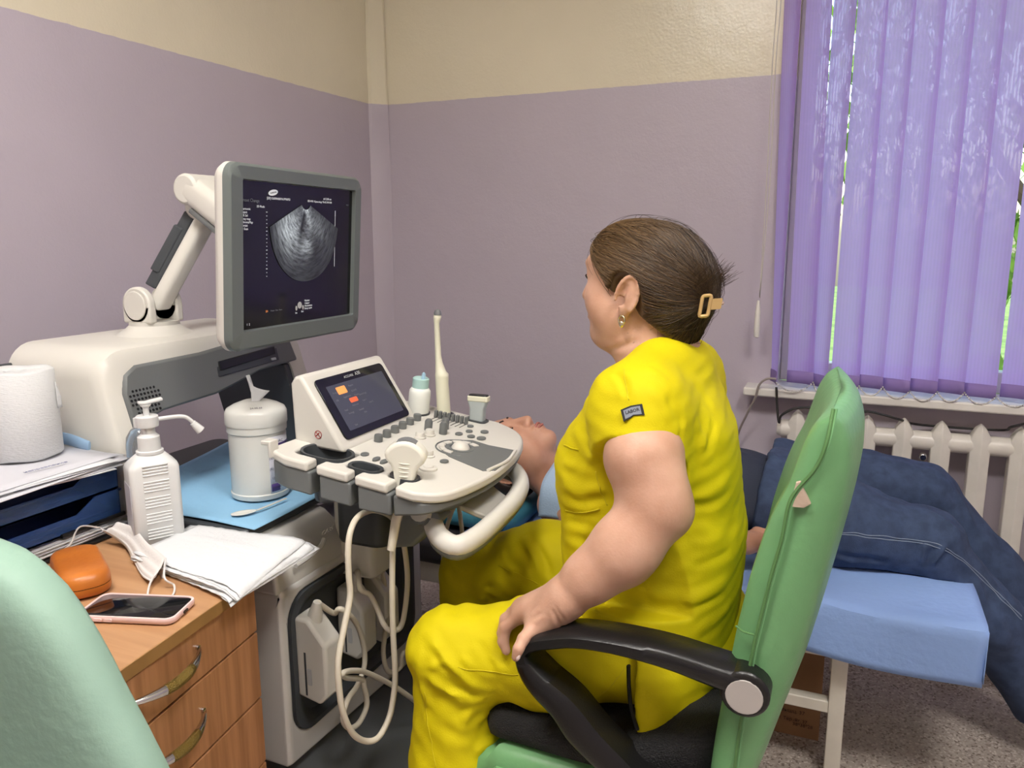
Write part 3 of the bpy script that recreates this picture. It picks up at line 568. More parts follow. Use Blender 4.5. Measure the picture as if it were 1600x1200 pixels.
for px, py, r in ((694, 722, .008), (717, 679, .0078), (733, 675, .0072), (736, 683, .008), (735, 667, .0068), (757, 676, .0085), (752, 686, .0095), (570, 711, .0075)):
    p = pan(px, py); knob('push_button', p[0], p[1], r, .003, 'med_grey', oval=1.25)
for px, py in ((588, 719), (600, 723)):
    p = pan(px, py); knob('push_button', p[0], p[1], .0055, .004, 'med_grey', oval=2.0)
p = pan(578, 714); 
for i in range(8):
    x, y = -.838+.0108*i, 1.515; sl = ob('gain_slot', prism(rrect(.0016, .034, .0007, 2), 0, .0006, PB, (x, y-.012, pz(x)+.0002)), 'black_plastic', pa)
    ob('gain_slider', prism(rrect(.0075, .009, .002, 2), 0, .016, PB, (x, y+.004, pz(x)+.0008)), 'med_grey', sl, bevel=.001)
ob('palm_rest', loft([[(x, y, pz(x)+e) for x, y in ((-.735, 1.36), (-.72, 1.325), (-.692, 1.302), (-.665, 1.292), (-.604, 1.272), (-.588, 1.29), (-.590, 1.36), (-.602, 1.425), (-.66, 1.418), (-.70, 1.425), (-.725, 1.405))] for e in (-.002, .0012)]), 'med_grey', pa, smooth=0)
ob('palm_rest_edge', tube(spl([(-.597, 1.277, pz(-.597)+.002), (-.590, 1.35, pz(-.59)+.002), (-.602, 1.42, pz(-.602)+.002)], 5), .0035, 8), 'med_white', pa)
tx, ty = -.697, 1.362
ob('trackball_collar', lathe([(.027, 0), (.027, .002), (.022, .003), (.021, .001)], (tx, ty, pz(tx)), tuple(pn), 28), 'med_grey', pa)
ob('trackball', sphere((tx, ty, pz(tx)-.004), .0195, 20, 12), 'med_white', pa, smooth=180)
for k, a0 in enumerate((68, 98, 128, 160, 196, 228, 258)):
    w = 24 if k not in (0, 6) else 26
    P = [(tx+r*math.cos(math.radians(a0+d)), ty+r*math.sin(math.radians(a0+d))) for r, ds in ((.0315, np.linspace(-w/2, w/2, 6)), (.043, np.linspace(w/2, -w/2, 6))) for d in ds]
    ob('set_key', loft([[(x, y, pz(x)+e) for x, y in P] for e in (0, .0032)]), 'med_white', pa, bevel=.0008)
ob('key_ring', tube([(tx+.049*math.cos(a), ty+.049*math.sin(a), pz(tx+.049*math.cos(a))+.001) for a in np.linspace(1.1, 5.2, 40)], .0016, 6), 'med_grey', pa)
# sockets' connectors with their own leads are things of the probes: built below
# ------------------------------------------------------------------ probes, leads and gel bottle
def connector(par, px, py, x, s=1.0):
    c = at(px, py, x=x); h, d, t = .155*s, .075*s, .045*s
    o = ob('connector', prism([(0, 0), (.05*s, -.01*s), (.068*s, .012*s), (.068*s, .11*s), (.03*s, h), (0, h)], -.026, .026, np.stack([[1, 0, 0], [0, 0, 1], [0, 1, 0]], 1), c), 'med_white', par, bevel=.007, seg=3)
    ob('connector_gap', prism([(.02*s, .005), (.024*s, .005), (.024*s, .09*s), (.02*s, .09*s)], -.0265, .0265, np.stack([[1, 0, 0], [0, 0, 1], [0, 1, 0]], 1), c), 'med_dark', o)
    ob('connector_tag', prism(rrect(.010, .034, .002, 2, .032, .045), -.0268, -.026, np.stack([[1, 0, 0], [0, 0, 1], [0, 1, 0]], 1), c), 'chrome_text', o)
    ob('strain_relief', lathe([(.016, 0), (.014, .014), (.008, .04)], c+np.array([.028*s, 0, h-.012]), (.25, 0, 1), 14), 'med_white', o)
    return c+np.array([.038*s, 0, h+.025])
def zp(x, y, X): return at(380+x/2.727, 760+y/2.727, x=X)
def lead(par, pts, r=.0055): ob('lead', tube(spl(pts, 6), r, 10), 'cable_cream', par, smooth=180)
# convex probe in the front holder
hx, hy = -.704, 1.156; hz0 = pz(hx)
cv = thing('convex_probe', 'cream convex ultrasound probe in the front holder, its lead hanging in a loop', 'probe', (hx, hy, hz0), 'ultrasound probes')
up = np.array([.10, -.03, 1]); up /= np.linalg.norm(up); wd = np.array([.93, .30, 0]); wd -= (wd@up)*up; wd /= np.linalg.norm(wd); th = np.cross(up, wd); o0 = np.array([hx, hy, hz0-.03])
hw = [(0, .0165), (.030, .0185), (.044, .0205), (.054, .026), (.062, .0335), (.070, .0365), (.078, .0370)]
arc = [(.037*math.sin(t)/math.sin(1.1), .076+.024*(math.cos(t)-math.cos(1.1))/(1-math.cos(1.1))) for t in np.linspace(1.1, -1.1, 15)]
shp_ = [(w_, z_) for z_, w_ in hw[:-1]]+arc+[(-w_, z_) for z_, w_ in hw[:-1][::-1]]
PMX = np.stack([wd, up, th], 1)
pb = ob('probe_body', prism(shp_, -.0155, .0155, PMX, o0), 'probe_white', cv, bevel=.0075, seg=4, smooth=60)
la_ = [(a_*.86, b_) for a_, b_ in arc]; ob('probe_lens', prism([(a_, b_+.0016) for a_, b_ in la_]+[(a_, b_-.004) for a_, b_ in la_[::-1]], -.0095, .0095, PMX, o0), 'lens_grey', cv, smooth=50)
for i in range(4):
    ob('grip_rib', tube([o0+up*(.036+.008*i)+wd*a*(.012+.001*i)-th*(.0165-.004*a*a) for a in np.linspace(-1, 1, 8)], .0011, 6), 'probe_white', pb)
ob('lead_sleeve', tube([o0-up*.0+wd*0, o0-up*.05+(-.004, -.02, 0), o0-up*.10+(-.004, -.032, 0)], [.0095, .009, .0075], 12), 'cable_cream', cv)
zs = [(643, 100), (640, 180), (636, 300), (635, 480), (640, 650), (648, 800), (640, 900), (620, 990), (575, 1070), (520, 1085), (465, 1050), (425, 960), (408, 850), (405, 740), (430, 600), (455, 470), (450, 380), (447, 280), (455, 200), (480, 140), (520, 110)]
P = [o0-up*.09+(-.004, -.032, 0)]+[zp(x, y, -.725) for x, y in zs[1:9]]+[zp(x, y, -.735-.004*i) for i, (x, y) in enumerate(zs[9:])]
P += [zp(x, y, X) for x, y, X in ((570, 103, -.785), (630, 130, -.78), (670, 190, -.775), (690, 280, -.775), (700, 400, -.775), (690, 520, -.78), (670, 600, -.79), (630, 615, -.80), (600, 590, -.81), (575, 530, -.83), (540, 462, -.85), (500, 438, -.86))]
e2 = connector(cv, 540, 1010, -.94, .95); P += [(P[-1]+e2)/2+np.array([0, 0, .02]), e2]
lead(cv, P)
# endocavity probe standing at the far side
b0 = pan(695, 648)-(0, 0, .03); ev = thing('endocavity_probe', 'long slim cream probe standing upright behind the panel', 'probe', b0, 'ultrasound probes')
tipp = at(683, 487, y=b0[1]+.005); ax = (tipp-b0); Lp = np.linalg.norm(ax); ax = ax/Lp; sdv = np.array([1., 0, 0]); sdv -= (sdv@ax)*ax; sdv /= np.linalg.norm(sdv); yv = np.cross(ax, sdv)
rows = [(0, .0145, 0), (.22, .0155, 0), (.38, .015, 0), (.44, .0155, .001), (.465, .0155, .001), (.485, .0125, -.001), (.56, .0085, -.004), (.62, .007, -.005), (.90, .0062, -.003), (.92, .0075, -.002), (.955, .0092, 0), (.985, .0075, 0), (1.0, .003, 0)]
ob('probe_shaft', loft([[b0+ax*t*Lp+sdv*(o_+r*a)+yv*r*b_ for a, b_ in circ(1, 20)] for t, r, o_ in rows]), 'probe_cream', ev, smooth=60)
ob('probe_tip', lathe([(.0088, 0), (.0085, .006), (.006, .011), (.001, .013)], b0+ax*Lp*.972+sdv*.001, tuple(ax), 16), 'lens_grey', ev)
lead(ev, [b0, b0+(0, .03, -.08), (b0[0]+.02, b0[1]+.05, .5), (b0[0]+.02, b0[1], .3), zp(700, 700, -.86), zp(670, 770, -.87), zp(620, 790, -.88), zp(598, 720, -.88), zp(605, 620, -.88), zp(618, 540, -.89), connector(ev, 578, 985, -.95, .95)])
# linear probe
b1 = pan(745, 657)-(0, 0, .025); lv = thing('linear_probe', 'small grey linear probe in the far corner holder', 'probe', b1, 'ultrasound probes')
top = at(748, 614, y=b1[1]); dz = top[2]-b1[2]
ob('probe_body', loft([[(b1[0]+(top[0]-b1[0])*t+a, b1[1]+b_, b1[2]+dz*t) for a, b_ in rrect(w_, d_, .006, 3)] for t, w_, d_ in ((0, .034, .024), (.35, .034, .024), (.62, .036, .022), (.74, .046, .020), (.8, .048, .020))]), 'probe_grey', lv, smooth=50)
ob('probe_head', loft([[(top[0]+a, b1[1]+b_, b1[2]+dz*t) for a, b_ in rrect(w_, d_, .005, 3)] for t, w_, d_ in ((.79, .050, .022), (.93, .050, .022))]), 'probe_cream', lv, bevel=.002); ob('probe_lens', loft([[(top[0]+a, b1[1]+b_, b1[2]+dz*t) for a, b_ in rrect(w_, d_, .005, 3)] for t, w_, d_ in ((.93, .047, .018), (.96, .044, .014))]), 'black_plastic', lv)
ob('holder_rim', prism(rrect(.052, .036, .012, 4), -.002, .003, PB, (b1[0], b1[1], pz(b1[0]))), 'med_dark', pa)
c1 = connector(lv, 478, 1075, -.93, 1.05)
lead(lv, [c1, zp(385, 540, -.885), zp(410, 522, -.87), zp(450, 545, -.86), zp(490, 600, -.86), zp(515, 690, -.86), zp(515, 770, -.86), zp(485, 850, -.86), zp(450, 900, -.855), zp(428, 960, -.85), zp(428, 1005, -.85), zp(455, 1030, -.85), zp(495, 1005, -.85), zp(527, 930, -.85), zp(515, 850, -.85), zp(505, 822, -.85), zp(440, 815, -.845), zp(425, 795, -.84), zp(470, 785, -.84), zp(530, 795, -.84), zp(640, 850, -.83), zp(740, 920, -.82), zp(820, 980, -.85), (-.85, 1.55, .35), (-.86, 1.6, .6), b1+np.array([0, .03, -.06]), b1])
# gel bottle standing in its holder
g0 = pan(652, 645)-(0, 0, .02); gt = at(658, 590, y=g0[1]+.0); gx = gt-g0; gl0 = np.linalg.norm(gx); gx = gx/gl0
gb = thing('gel_bottle', 'white gel bottle with pale turquoise cap at the back of the panel', 'bottle', g0)
mat('gel_white', (232, 234, 228), rough=.4); mat('cap_turquoise', (176, 210, 206), rough=.4); mat('nozzle_blue', (160, 195, 215), rough=.3)
ob('bottle_body', lathe([(.022, 0), (.024, .01), (.0245, gl0*.62), (.0235, gl0*.72), (.019, gl0*.78)], g0, tuple(gx), 24), 'gel_white', gb, smooth=60)
ob('cap', lathe([(.0185, gl0*.77), (.0185, gl0*.98), (.0165, gl0), (.013, gl0*.985), (.006, gl0*.975)], g0, tuple(gx), 24), 'cap_turquoise', gb); ob('nozzle', lathe([(.005, gl0*.97), (.0042, gl0*1.09), (.002, gl0*1.12)], g0+np.array([.006, 0, 0]), tuple(gx), 12), 'nozzle_blue', gb)
ob('holder_rim', lathe([(.029, -.004), (.029, .004), (.0265, .004), (.0255, -.02)], (g0[0], g0[1], pz(g0[0])), (0.12, 0, 1), 24), 'med_dark', pa)
ob('holder_rim', lathe([(.022, -.004), (.022, .003), (.0165, .003), (.0155, -.02)], (b0[0], b0[1], pz(b0[0])), (0.12, 0, 1), 24), 'med_dark', pa)
# ------------------------------------------------------------------ desk
m = mat('wood_laminate', (190, 146, 106), rough=.42, col2=(170, 126, 88), vscale=1.0, stretch=(2.5, 40, 2.5)); 
mat('wood_front', (184, 132, 92), rough=.42, col2=(156, 108, 72), vscale=1.0, stretch=(60, 60, 3.5)); mat('wood_edge', (150, 112, 66), rough=.5, var=.1, vscale=20)
mat('chrome', (205, 205, 205), rough=.15, metal=1); mat('gold_mesh', (150, 128, 70), rough=.35, metal=.95, bump=1, bscale=500); mat('shadow_gap', (40, 28, 20), rough=.8)
DZ = .75; fu = np.array([.146, -.989, 0]); fu /= np.linalg.norm(fu); fn_ = np.array([.989, .146, 0]); fn_ /= np.linalg.norm(fn_)
dk = thing('desk', 'light brown wooden desk with three bow-handled drawers, at the left', 'desk', (-1.15, .75, 0))
ob('desk_top', prism([(-1.50, .53), (-.8165, .53), (-.874, 1.03), (-1.50, 1.062)], DZ-.02, DZ), 'wood_laminate', dk, bevel=.0015)
ob('edge_band', prism([(-.815, .53), (-.8725, 1.03), (-.874, 1.03), (-.8165, .53)], DZ-.0195, DZ-.0005), 'wood_edge', dk)
c0 = np.array([-.876, .955, 0])
def dp(u, n, z): return c0+fu*u+fn_*n+np.array([0, 0, z])
def dbox(u0, u1, n0, n1, z0, z1):
    V = [dp(u, n, z) for z in (z0, z1) for u, n in ((u0, n0), (u1, n0), (u1, n1), (u0, n1))]
    return np.array(V), [(0, 3, 2, 1), (4, 5, 6, 7), (0, 1, 5, 4), (1, 2, 6, 5), (2, 3, 7, 6), (3, 0, 4, 7)]
ob('carcass', dbox(0, .42, -.5, -.018, .02, DZ-.0205), 'wood_front', dk, bevel=.002)
for i, (z0, z1) in enumerate(((.648, .7285), (.527, .6445), (.405, .5235), (.03, .4015))):
    o = ob('drawer', dbox(.002, .40, -.0175, 0, z0, z1), 'wood_front', dk, bevel=.0015)
    zc = (z0+z1)/2+.012; hp = [dp(.155+.15*t, .004+.026*math.sin(math.pi*t)**.8, zc-.004*math.sin(math.pi*t)) for t in np.linspace(0, 1, 17)]
    r = [.0025+.0045*math.sin(math.pi*t) for t in np.linspace(0, 1, 17)]; h = ob('drawer_handle', tube(hp, r, 10, sy=1.2), 'chrome', o, smooth=180)
    ob('handle_inlay', tube(hp[5:12], [q*1.04 for q in r[5:12]], 10, sy=1.2), 'gold_mesh', h, smooth=180)
    for t in (0, 16): ob('handle_post', cyl(hp[t]-fn_*.006, hp[t], .004, n=10), 'chrome', h)
ob('back_panel', box(-1.498, -1.482, .55, 1.05, 0, DZ-.0205), 'wood_front', dk)
# ------------------------------------------------------------------ things on the desk
mat('paper', (212, 213, 216), rough=.8); mat('paper2', (198, 198, 205), rough=.8); mat('ink_blue', (70, 75, 130), rough=.7); mat('roll_paper', (212, 213, 214), rough=.9, bump=.35, bscale=140, stretch=(1, 1, 3))
mat('tray_blue', (96, 136, 205), rough=.12, trans=.7, ior=1.25, alpha=1); mat('tray_edge', (34, 52, 98), rough=.15, trans=.3); mat('folder_blue', (60, 110, 190), rough=.3); mat('folder_navy', (40, 54, 104), rough=.35); mat('pale_blue_plastic', (150, 180, 210), rough=.3)
mat('white_plastic', (214, 215, 215), rough=.35); mat('white_shiny', (216, 216, 211), rough=.22); mat('clear_plastic', (225, 230, 235), rough=.1, trans=.8, ior=1.3)
mat('leather_orange', (196, 116, 46), rough=.35, col2=(176, 98, 34), vscale=14, bump=.1, bscale=120); mat('pink_silicone', (238, 206, 204), rough=.5); mat('phone_glass', (18, 18, 20), rough=.06)
mat('mask_white', (216, 212, 210), rough=.8, bump=.15, bscale=200); mat('tissue_white', (216, 218, 221), rough=.9, bump=.5, bscale=90); mat('pad_blue', (142, 190, 224), rough=.75, bump=.5, bscale=35, var=.03); mat('label_purple', (84, 66, 130), rough=.5); mat('label_lilac', (214, 214, 224), rough=.4); mat('label_ink', (70, 70, 90), rough=.6)
# lower papers
TX = -1.24
ps = thing('paper_stack', 'flat white papers under the blue trays on the desk', 'papers', (-1.36, .86, DZ), 'papers on the desk')
ob('black_folder', box(-1.49, -1.225, .60, 1.02, DZ+.0005, DZ+.007), 'black_plastic', ps, bevel=.002)
random.seed(5)
def sheetp(nm, cx, cy, z, w, d, yaw, par, mm='paper', wav=.0, drp=0):
    def f(u, v):
        a, b = (u-.5)*w, (v-.5)*d; x, y = cx+a*math.cos(yaw)-b*math.sin(yaw), cy+a*math.sin(yaw)+b*math.cos(yaw)
        return (x, y, z+wav*math.sin(u*5+yaw*40+cx*30)*math.sin(v*4+1)+drp*max(0, u-.6)**2)
    return ob(nm, sheet(9, 9, f), mm, par, smooth=180, solid=.0012)
for i in range(7): sheetp('sheet', -1.352+random.uniform(-.004, .006), .825+random.uniform(-.012, .012), DZ+.009+.0026*i, .235, .375, random.uniform(-.025, .025), ps, 'paper' if i % 3 else 'paper2', .0006)
def tray(lab, z):
    t = thing('document_tray', lab, 'tray', (-1.36, .84, z), 'blue document trays'); x0, x1, y0, y1 = -1.48, TX, .63, 1.012
    ob('tray_floor', box(x0, x1, y0, y1, z, z+.003), 'tray_blue', t)
    ob('tray_front', prism([(y0, z), (y1, z), (y1, z+.05), (y1-.05, z+.05), (y1-.09, z+.028), (y0+.09, z+.028), (y0+.05, z+.05), (y0, z+.05)], TX-.003, TX, YZX), 'tray_blue', t)
    for y in (y0, y1-.003): ob('tray_side', box(x0, x1-.003, y, y+.003, z+.003, z+.05), 'tray_blue', t)
    ob('tray_lip', box(x0, x1+.002, y1-.001, y1+.004, z+.047, z+.0505), 'tray_edge', t); ob('tray_back', box(x0, x0+.003, y0+.003, y1-.003, z+.003, z+.05), 'tray_blue', t)
tray('lower translucent blue plastic tray with dark folders on the desk', DZ+.032); tray('upper translucent blue plastic tray right under the loose papers', DZ+.085)
fo_ = thing('folder', 'dark navy folder lying in the lower blue tray', 'folder', (-1.36, .84, DZ+.036), 'folders in the trays'); sheetp('cover', -1.36, .83, DZ+.040, .21, .36, .01, fo_, 'folder_navy'); sheetp('pages', -1.36, .832, DZ+.0365, .20, .35, .012, fo_, 'paper2'); sheetp('cover', -1.362, .832, DZ+.047, .21, .36, -.02, fo_, 'folder_navy', .003)
f2 = thing('folder', 'bright blue folder in the upper tray', 'folder', (-1.36, .84, DZ+.089), 'folders in the trays'); sheetp('cover', -1.358, .80, DZ+.094, .21, .30, -.05, f2, 'folder_blue', .002); sheetp('cover', -1.362, .84, DZ+.103, .21, .34, .03, f2, 'folder_navy', .002)
pp = thing('paper_stack', 'loose uneven pile of white papers beneath the paper roll', 'papers', (-1.35, .86, DZ+.13), 'papers on the desk')
for i in range(9): sheetp('sheet', -1.345+random.uniform(-.012, .02)+.002*i, .862+random.uniform(-.014, .014), DZ+.1365+.0019*i, (.24 if i % 3 else .22), .29, random.uniform(-.10, .10)*(1.8 if i % 3 == 1 else 1), pp, 'paper' if i % 2 else 'paper2', .0012)
text('handwriting', 'направление', .012, 'ink_blue', pp, (-1.262, .89, DZ+.1562), (.12, 1, 0), (-1, .12, 0), .0001)
pb_ = thing('plastic_sleeve', 'pale blue plastic folder edge standing behind the papers', 'folder', (-1.43, 1.0, DZ+.135)); ob('sleeve', tube(spl([(-1.47, .95, DZ+.165), (-1.43, 1.00, DZ+.168), (-1.37, 1.015, DZ+.165), (-1.31, 1.015, DZ+.155)], 6), .012, 8, sx=.25), 'pale_blue_plastic', pb_)
for k, (y, c) in enumerate(((.93, 'black_plastic'), (.985, 'black_plastic'))):
    p = thing('pen', ('slim black pen lying on the tray edge nearer the roll', 'slim black pen on the tray edge beside the pump bottle')[k], 'pen', (TX+.006, y, DZ+.035), 'pens on the tray'); ob('pen_barrel', cyl((TX+.005, y-.045, DZ+.0345), (TX+.005, y+.03, DZ+.0345), .004, n=10), c, p); ob('pen_tip', cyl((TX+.005, y+.03, DZ+.0345), (TX+.005, y+.045, DZ+.0345), .0038, .001, 10), 'chrome', p)
# paper towel roll
rc = np.array([-1.372, .932, DZ+.1555])
rl = thing('paper_towel_roll', 'thick white paper towel roll standing on the papers', 'paper roll', rc)
a = np.linspace(0, 2*math.pi, 48, endpoint=False)
ob('roll', loft([[rc+np.array([r*math.cos(q), r*math.sin(q), z+.0012*math.sin(5*q)]) for q in a] for r, z in ((.018, .002), (.058, 0), (.062, .004), (.0625, .08), (.0605, .156), (.058, .158), (.045, .1572), (.02, .157), (.018, .155))]+[], closed=True), 'roll_paper', rl, smooth=50)
ob('loose_end', sheet(4, 10, lambda u, v: rc+np.array([(.0635+.010*u**2)*math.cos(-2.25-.18*u), (.0635+.010*u**2)*math.sin(-2.25-.18*u), .157*v])), 'roll_paper', rl, solid=.001)
ob('torn_corner', sheet(5, 5, lambda u, v: rc+np.array([.0640*math.cos(.55+.2*u)+.006*u, .0640*math.sin(.55+.2*u), .085+.05*v*(1-.6*u)])), 'roll_paper', rl, solid=.001)
# pump bottle
bc = np.array([-1.128, .992, DZ]); bn = np.array([.86, -.51, 0]); bw = np.array([.51, .86, 0]); BB = np.stack([bw, bn, np.array([0, 0, 1.])], 1)
sb = thing('pump_bottle', 'white square sanitizer bottle with ribbed side and long spray pump', 'bottle', bc)
def rr3(w, d, z, r): return [bc+BB@np.array([a, b, z]) for a, b in rrect(w, d, r, 4)]
ob('bottle_body', loft([rr3(.078, .056, 0, .008), rr3(.084, .062, .004, .01), rr3(.084, .062, .145, .01), rr3(.080, .058, .152, .012), rr3(.050, .044, .168, .018), rr3(.036, .036, .171, .017)]), 'white_plastic', sb, smooth=40)
for g in range(5):
    for j in range(4):
        z = .020+.0292*g+.0056*j; ob('rib', tube([bc+BB@np.array([q, .0312, z]) for q in (-.021, 0, .021)], .0014, 6), 'white_plastic', sb)
ob('label', prism(rrect(.05, .10, .002, 2, 0, .07), 0, .0004, np.stack([BB[:, 1], BB[:, 2], -BB[:, 0]], 1), bc-BB[:, 0]*.0421), 'label_lilac', sb)
nk = ob('neck', lathe([(.023, .170), (.023, .175), (.019, .176), (.0185, .20), (.016, .202), (.012, .206), (.012, .222)], bc, n=24), 'white_plastic', sb)
ob('pump_collar', lathe([(.0185, .218), (.019, .222), (.019, .236), (.017, .238), (.005, .238)], bc, n=24), 'white_plastic', sb)
ob('pump_stem', lathe([(.0052, .236), (.0052, .252), (.009, .256), (.009, .258)], bc, n=14), 'white_plastic', sb)
tp_ = bc+np.array([0, 0, .258]); ob('pump_button', loft([[tp_+bw*u+np.array([0, 0, z+dz])+bn*s for s, dz in ((-.007, 0), (.007, 0), (.007, .005), (-.007, .005))] for u, z in ((-.012, .001), (.0, 0), (.012, .002), (.028, .004))]), 'white_plastic', sb, bevel=.0015)
sd = np.array([.62, .78, 0]); q0 = bc+np.array([0, 0, .229]); ob('spout', tube(spl([q0+sd*.015, q0+sd*.05+(0, 0, .001), q0+sd*.066+(0, 0, -.003), q0+sd*.078+(0, 0, -.016)], 5), .0037, 10), 'white_plastic', sb)
ob('nozzle', cyl(q0+sd*.0745+(0, 0, -.013), q0+sd*.088+(0, 0, -.030), .0055, .0085, 14), 'white_plastic', sb, bevel=.001)
# clear bottle behind it
c2 = np.array([-1.19, 1.028, DZ]); cb = thing('clear_bottle', 'small clear round-shouldered bottle hidden behind the pump bottle', 'bottle', c2); ob('bottle_body', lathe([(.024, 0), (.026, .004), (.026, .165), (.024, .185), (.016, .198), (.010, .203)], c2, n=24), 'clear_plastic', cb); ob('bottle_neck', lathe([(.0095, .203), (.0095, .22), (.002, .221)], c2, n=14), 'white_plastic', cb)
# glasses case
gc = np.array([-1.108, .818, DZ]); ga = math.atan2(-.096, .16); G = rotm(0, 0, ga)
ca_ = thing('glasses_case', 'orange leather hard glasses case on the desk', 'case', gc)
def cr(s, z): return [gc+G@np.array([a, b, z]) for a, b in rrect(.158*s, .074*(s*1.0), .03*s, 6)]
ob('case_bottom', loft([cr(.86, .001), cr(.96, .005), cr(1, .012), cr(1, .018)]), 'leather_orange', ca_, smooth=60); ob('case_lid', loft([cr(1, .0195), cr(1, .026), cr(.965, .034), cr(.9, .0385), cr(.78, .041), cr(.4, .0425)]), 'leather_orange', ca_, smooth=60); ob('case_seam', loft([cr(.985, .017), cr(.985, .020)]), 'shadow_gap', ca_)
# phone
pc = np.array([-.94, .778, DZ]); pa_ = math.atan2(.044, .138); G2 = rotm(0, 0, pa_)
ph = thing('smartphone', 'black-screened smartphone in a pale pink case, face up', 'phone', pc)
def pr(w, d, z, r=.012): return [pc+G2@np.array([a, b, z]) for a, b in rrect(w, d, r, 6)]
ob('phone_case', loft([pr(.142, .068, .0005), pr(.149, .075, .003, .014), pr(.150, .076, .009, .014), pr(.148, .074, .0112, .013), pr(.143, .069, .0112), pr(.142, .068, .0095)]), 'pink_silicone', ph, smooth=60)
ob('phone_screen', loft([pr(.143, .069, .006), pr(.143, .069, .0098), pr(.141, .067, .0104)]), 'phone_glass', ph)
for u, w_ in ((-.052, .006), (-.038, .013), (-.022, .013)): ob('side_button' if u > -.05 else 'port_cutout', loft([[pc+G2@np.array([u+a, -.0385+b, .006+c]) for a, c in rrect(w_, .0042, .002, 3)] for b in (-.0006, .003)]), 'pink_silicone' if u > -.05 else 'black_plastic', ph)
ob('port_cutout', loft([[pc+G2@np.array([.0757+b, a, .006+c]) for a, c in rrect(.012, .0045, .002, 3)] for b in (-.003, .0004)]), 'black_plastic', ph)
# face mask
mk = thing('face_mask', 'crumpled white face mask with ear loops on the desk', 'mask', (-1.09, .90, DZ))
A_, B_, C_, D_ = np.array([-1.222, .950, DZ+.030]), np.array([-1.180, .955, DZ+.045]), np.array([-1.005, .895, DZ+.028]), np.array([-.985, .845, DZ+.012])
def mf(u, v):
    top = spl([A_, (-1.16, .945, DZ+.010), (-1.09, .905, DZ+.004), (-1.03, .868, DZ+.004), D_], 6); bot = spl([B_, (-1.14, .955, DZ+.038), (-1.08, .928, DZ+.030), C_], 8)
    i = u*(len(top)-1); k = int(min(i, len(top)-2)); p = top[k]+(top[k+1]-top[k])*(i-k); i = u*(len(bot)-1); k = int(min(i, len(bot)-2)); q = bot[k]+(bot[k+1]-bot[k])*(i-k)
    w = math.sin(math.pi*v); return p+(q-p)*v+np.array([.004, -.010, -.006])*w+np.array([0, 0, .0012*math.sin(v*22)])
o = ob('mask_body', sheet(30, 20, mf), 'mask_white', mk, smooth=180, solid=.0014)
def mf2(u, v):
    p = np.array(mf(u, 1)); q = np.array(mf(u, 0)); return p+np.array([-.006*v, .012*v, -.020*v])+(q-p)*v*.55+np.array([.004*math.sin(u*9), 0, 0])
ob('mask_fold', sheet(24, 8, mf2), 'mask_white', mk, smooth=180, solid=.0014)
ob('ear_loop', tube(spl([A_, A_+(-.012, -.03, .01), at(110, 850, z=DZ+.02), at(95, 862, z=DZ+.008)], 8), .0016, 6), 'mask_white', mk); ob('ear_loop', tube(spl([C_, at(257, 903, z=DZ+.018), at(272, 915, z=DZ+.004), at(268, 932, z=DZ+.003), at(245, 938, z=DZ+.003), at(231, 932, z=DZ+.004), at(236, 908, z=DZ+.012), D_+(-.006, .02, .008)], 8), .0017, 6), 'mask_white', mk)
# tissues
ts = thing('tissue_stack', 'stack of white paper tissues hanging over the desk edge', 'tissues', (-.96, .98, DZ))
Q4 = [np.array(p) for p in ((-1.085, .905), (-1.095, 1.055), (-.845, 1.075), (-.826, .858))]; random.seed(11)
for i in range(8):
    j = [q+np.array([random.uniform(-.012, .012), random.uniform(-.010, .010)])*(1.0 if i else .3) for q in Q4]
    def tf(u, v, i=i, j=j):
        p = (j[0]*(1-u)+j[3]*u)*(1-v)+(j[1]*(1-u)+j[2]*u)*v; ed = -.872-(p[1]-1.03)*.12; dr = max(0, p[0]-ed+.008); rz = .0016*math.sin(9*u+i)*math.sin(7*v+2*i)*(.3+u)
        return (p[0]-dr*.15, p[1]+.0012*math.sin(60*u+i), DZ+.002+.0021*i+.004*math.sin(math.pi*u)*math.sin(math.pi*v)*(i/8)+rz+.0015-dr*dr*5+.006*math.exp(-((v-.62)/.04)**2)*(i == 7)*.4)
    ob('tissue', sheet(24, 20, tf), 'tissue_white', ts, smooth=180, solid=.0011)
# blue pad, wipes tub and spoon on the machine's deck
bp_ = [(-1.20, 1.092), (-.992, 1.088), (-.995, 1.33), (-1.03, 1.52), (-1.475, 1.54), (-1.475, 1.35)]
c6 = [np.array(q) for q in ((-1.37, 1.095), (-.990, 1.088), (-1.0, 1.53), (-1.49, 1.56))]
pd = tag(ob('absorbent_pad', sheet(30, 30, lambda u, v: tuple((c6[0]*(1-u)+c6[1]*u)*(1-v)+(c6[3]*(1-u)+c6[2]*u)*v)+(.7605+.0018*math.sin(7*u+3*v)*math.sin(5*v-2*u)+.0012*math.exp(-((u-.5)/.02)**2)+.0012*math.exp(-((v-.45)/.02)**2)+.001,)), 'pad_blue', smooth=180, solid=.0016), 'light blue absorbent pad spread under the wipes tub', 'pad')
wc = np.array([-1.112, 1.250, .765]); wt = thing('wipes_tub', 'tall white wipes tub with a tissue sticking out of its lid', 'tub', wc)
ob('tub_body', lathe([(.054, 0), (.0585, .003), (.0595, .012), (.0575, .014), (.0575, .138), (.060, .14), (.0605, .155)], wc, n=40), 'white_shiny', wt, smooth=40)
ld = ob('tub_lid', lathe([(.0615, .154), (.0622, .157), (.0618, .178), (.058, .186), (.046, .193), (.030, .199), (.024, .201), (.012, .200), (.001, .200)], wc, n=40), 'white_shiny', wt, smooth=40)
def arcp(a0, a1, z0, z1, r, n=10): return sheet(n, 2, lambda u, v: wc+np.array([r*math.cos(a0+(a1-a0)*u), r*math.sin(a0+(a1-a0)*u), z0+(z1-z0)*v]))
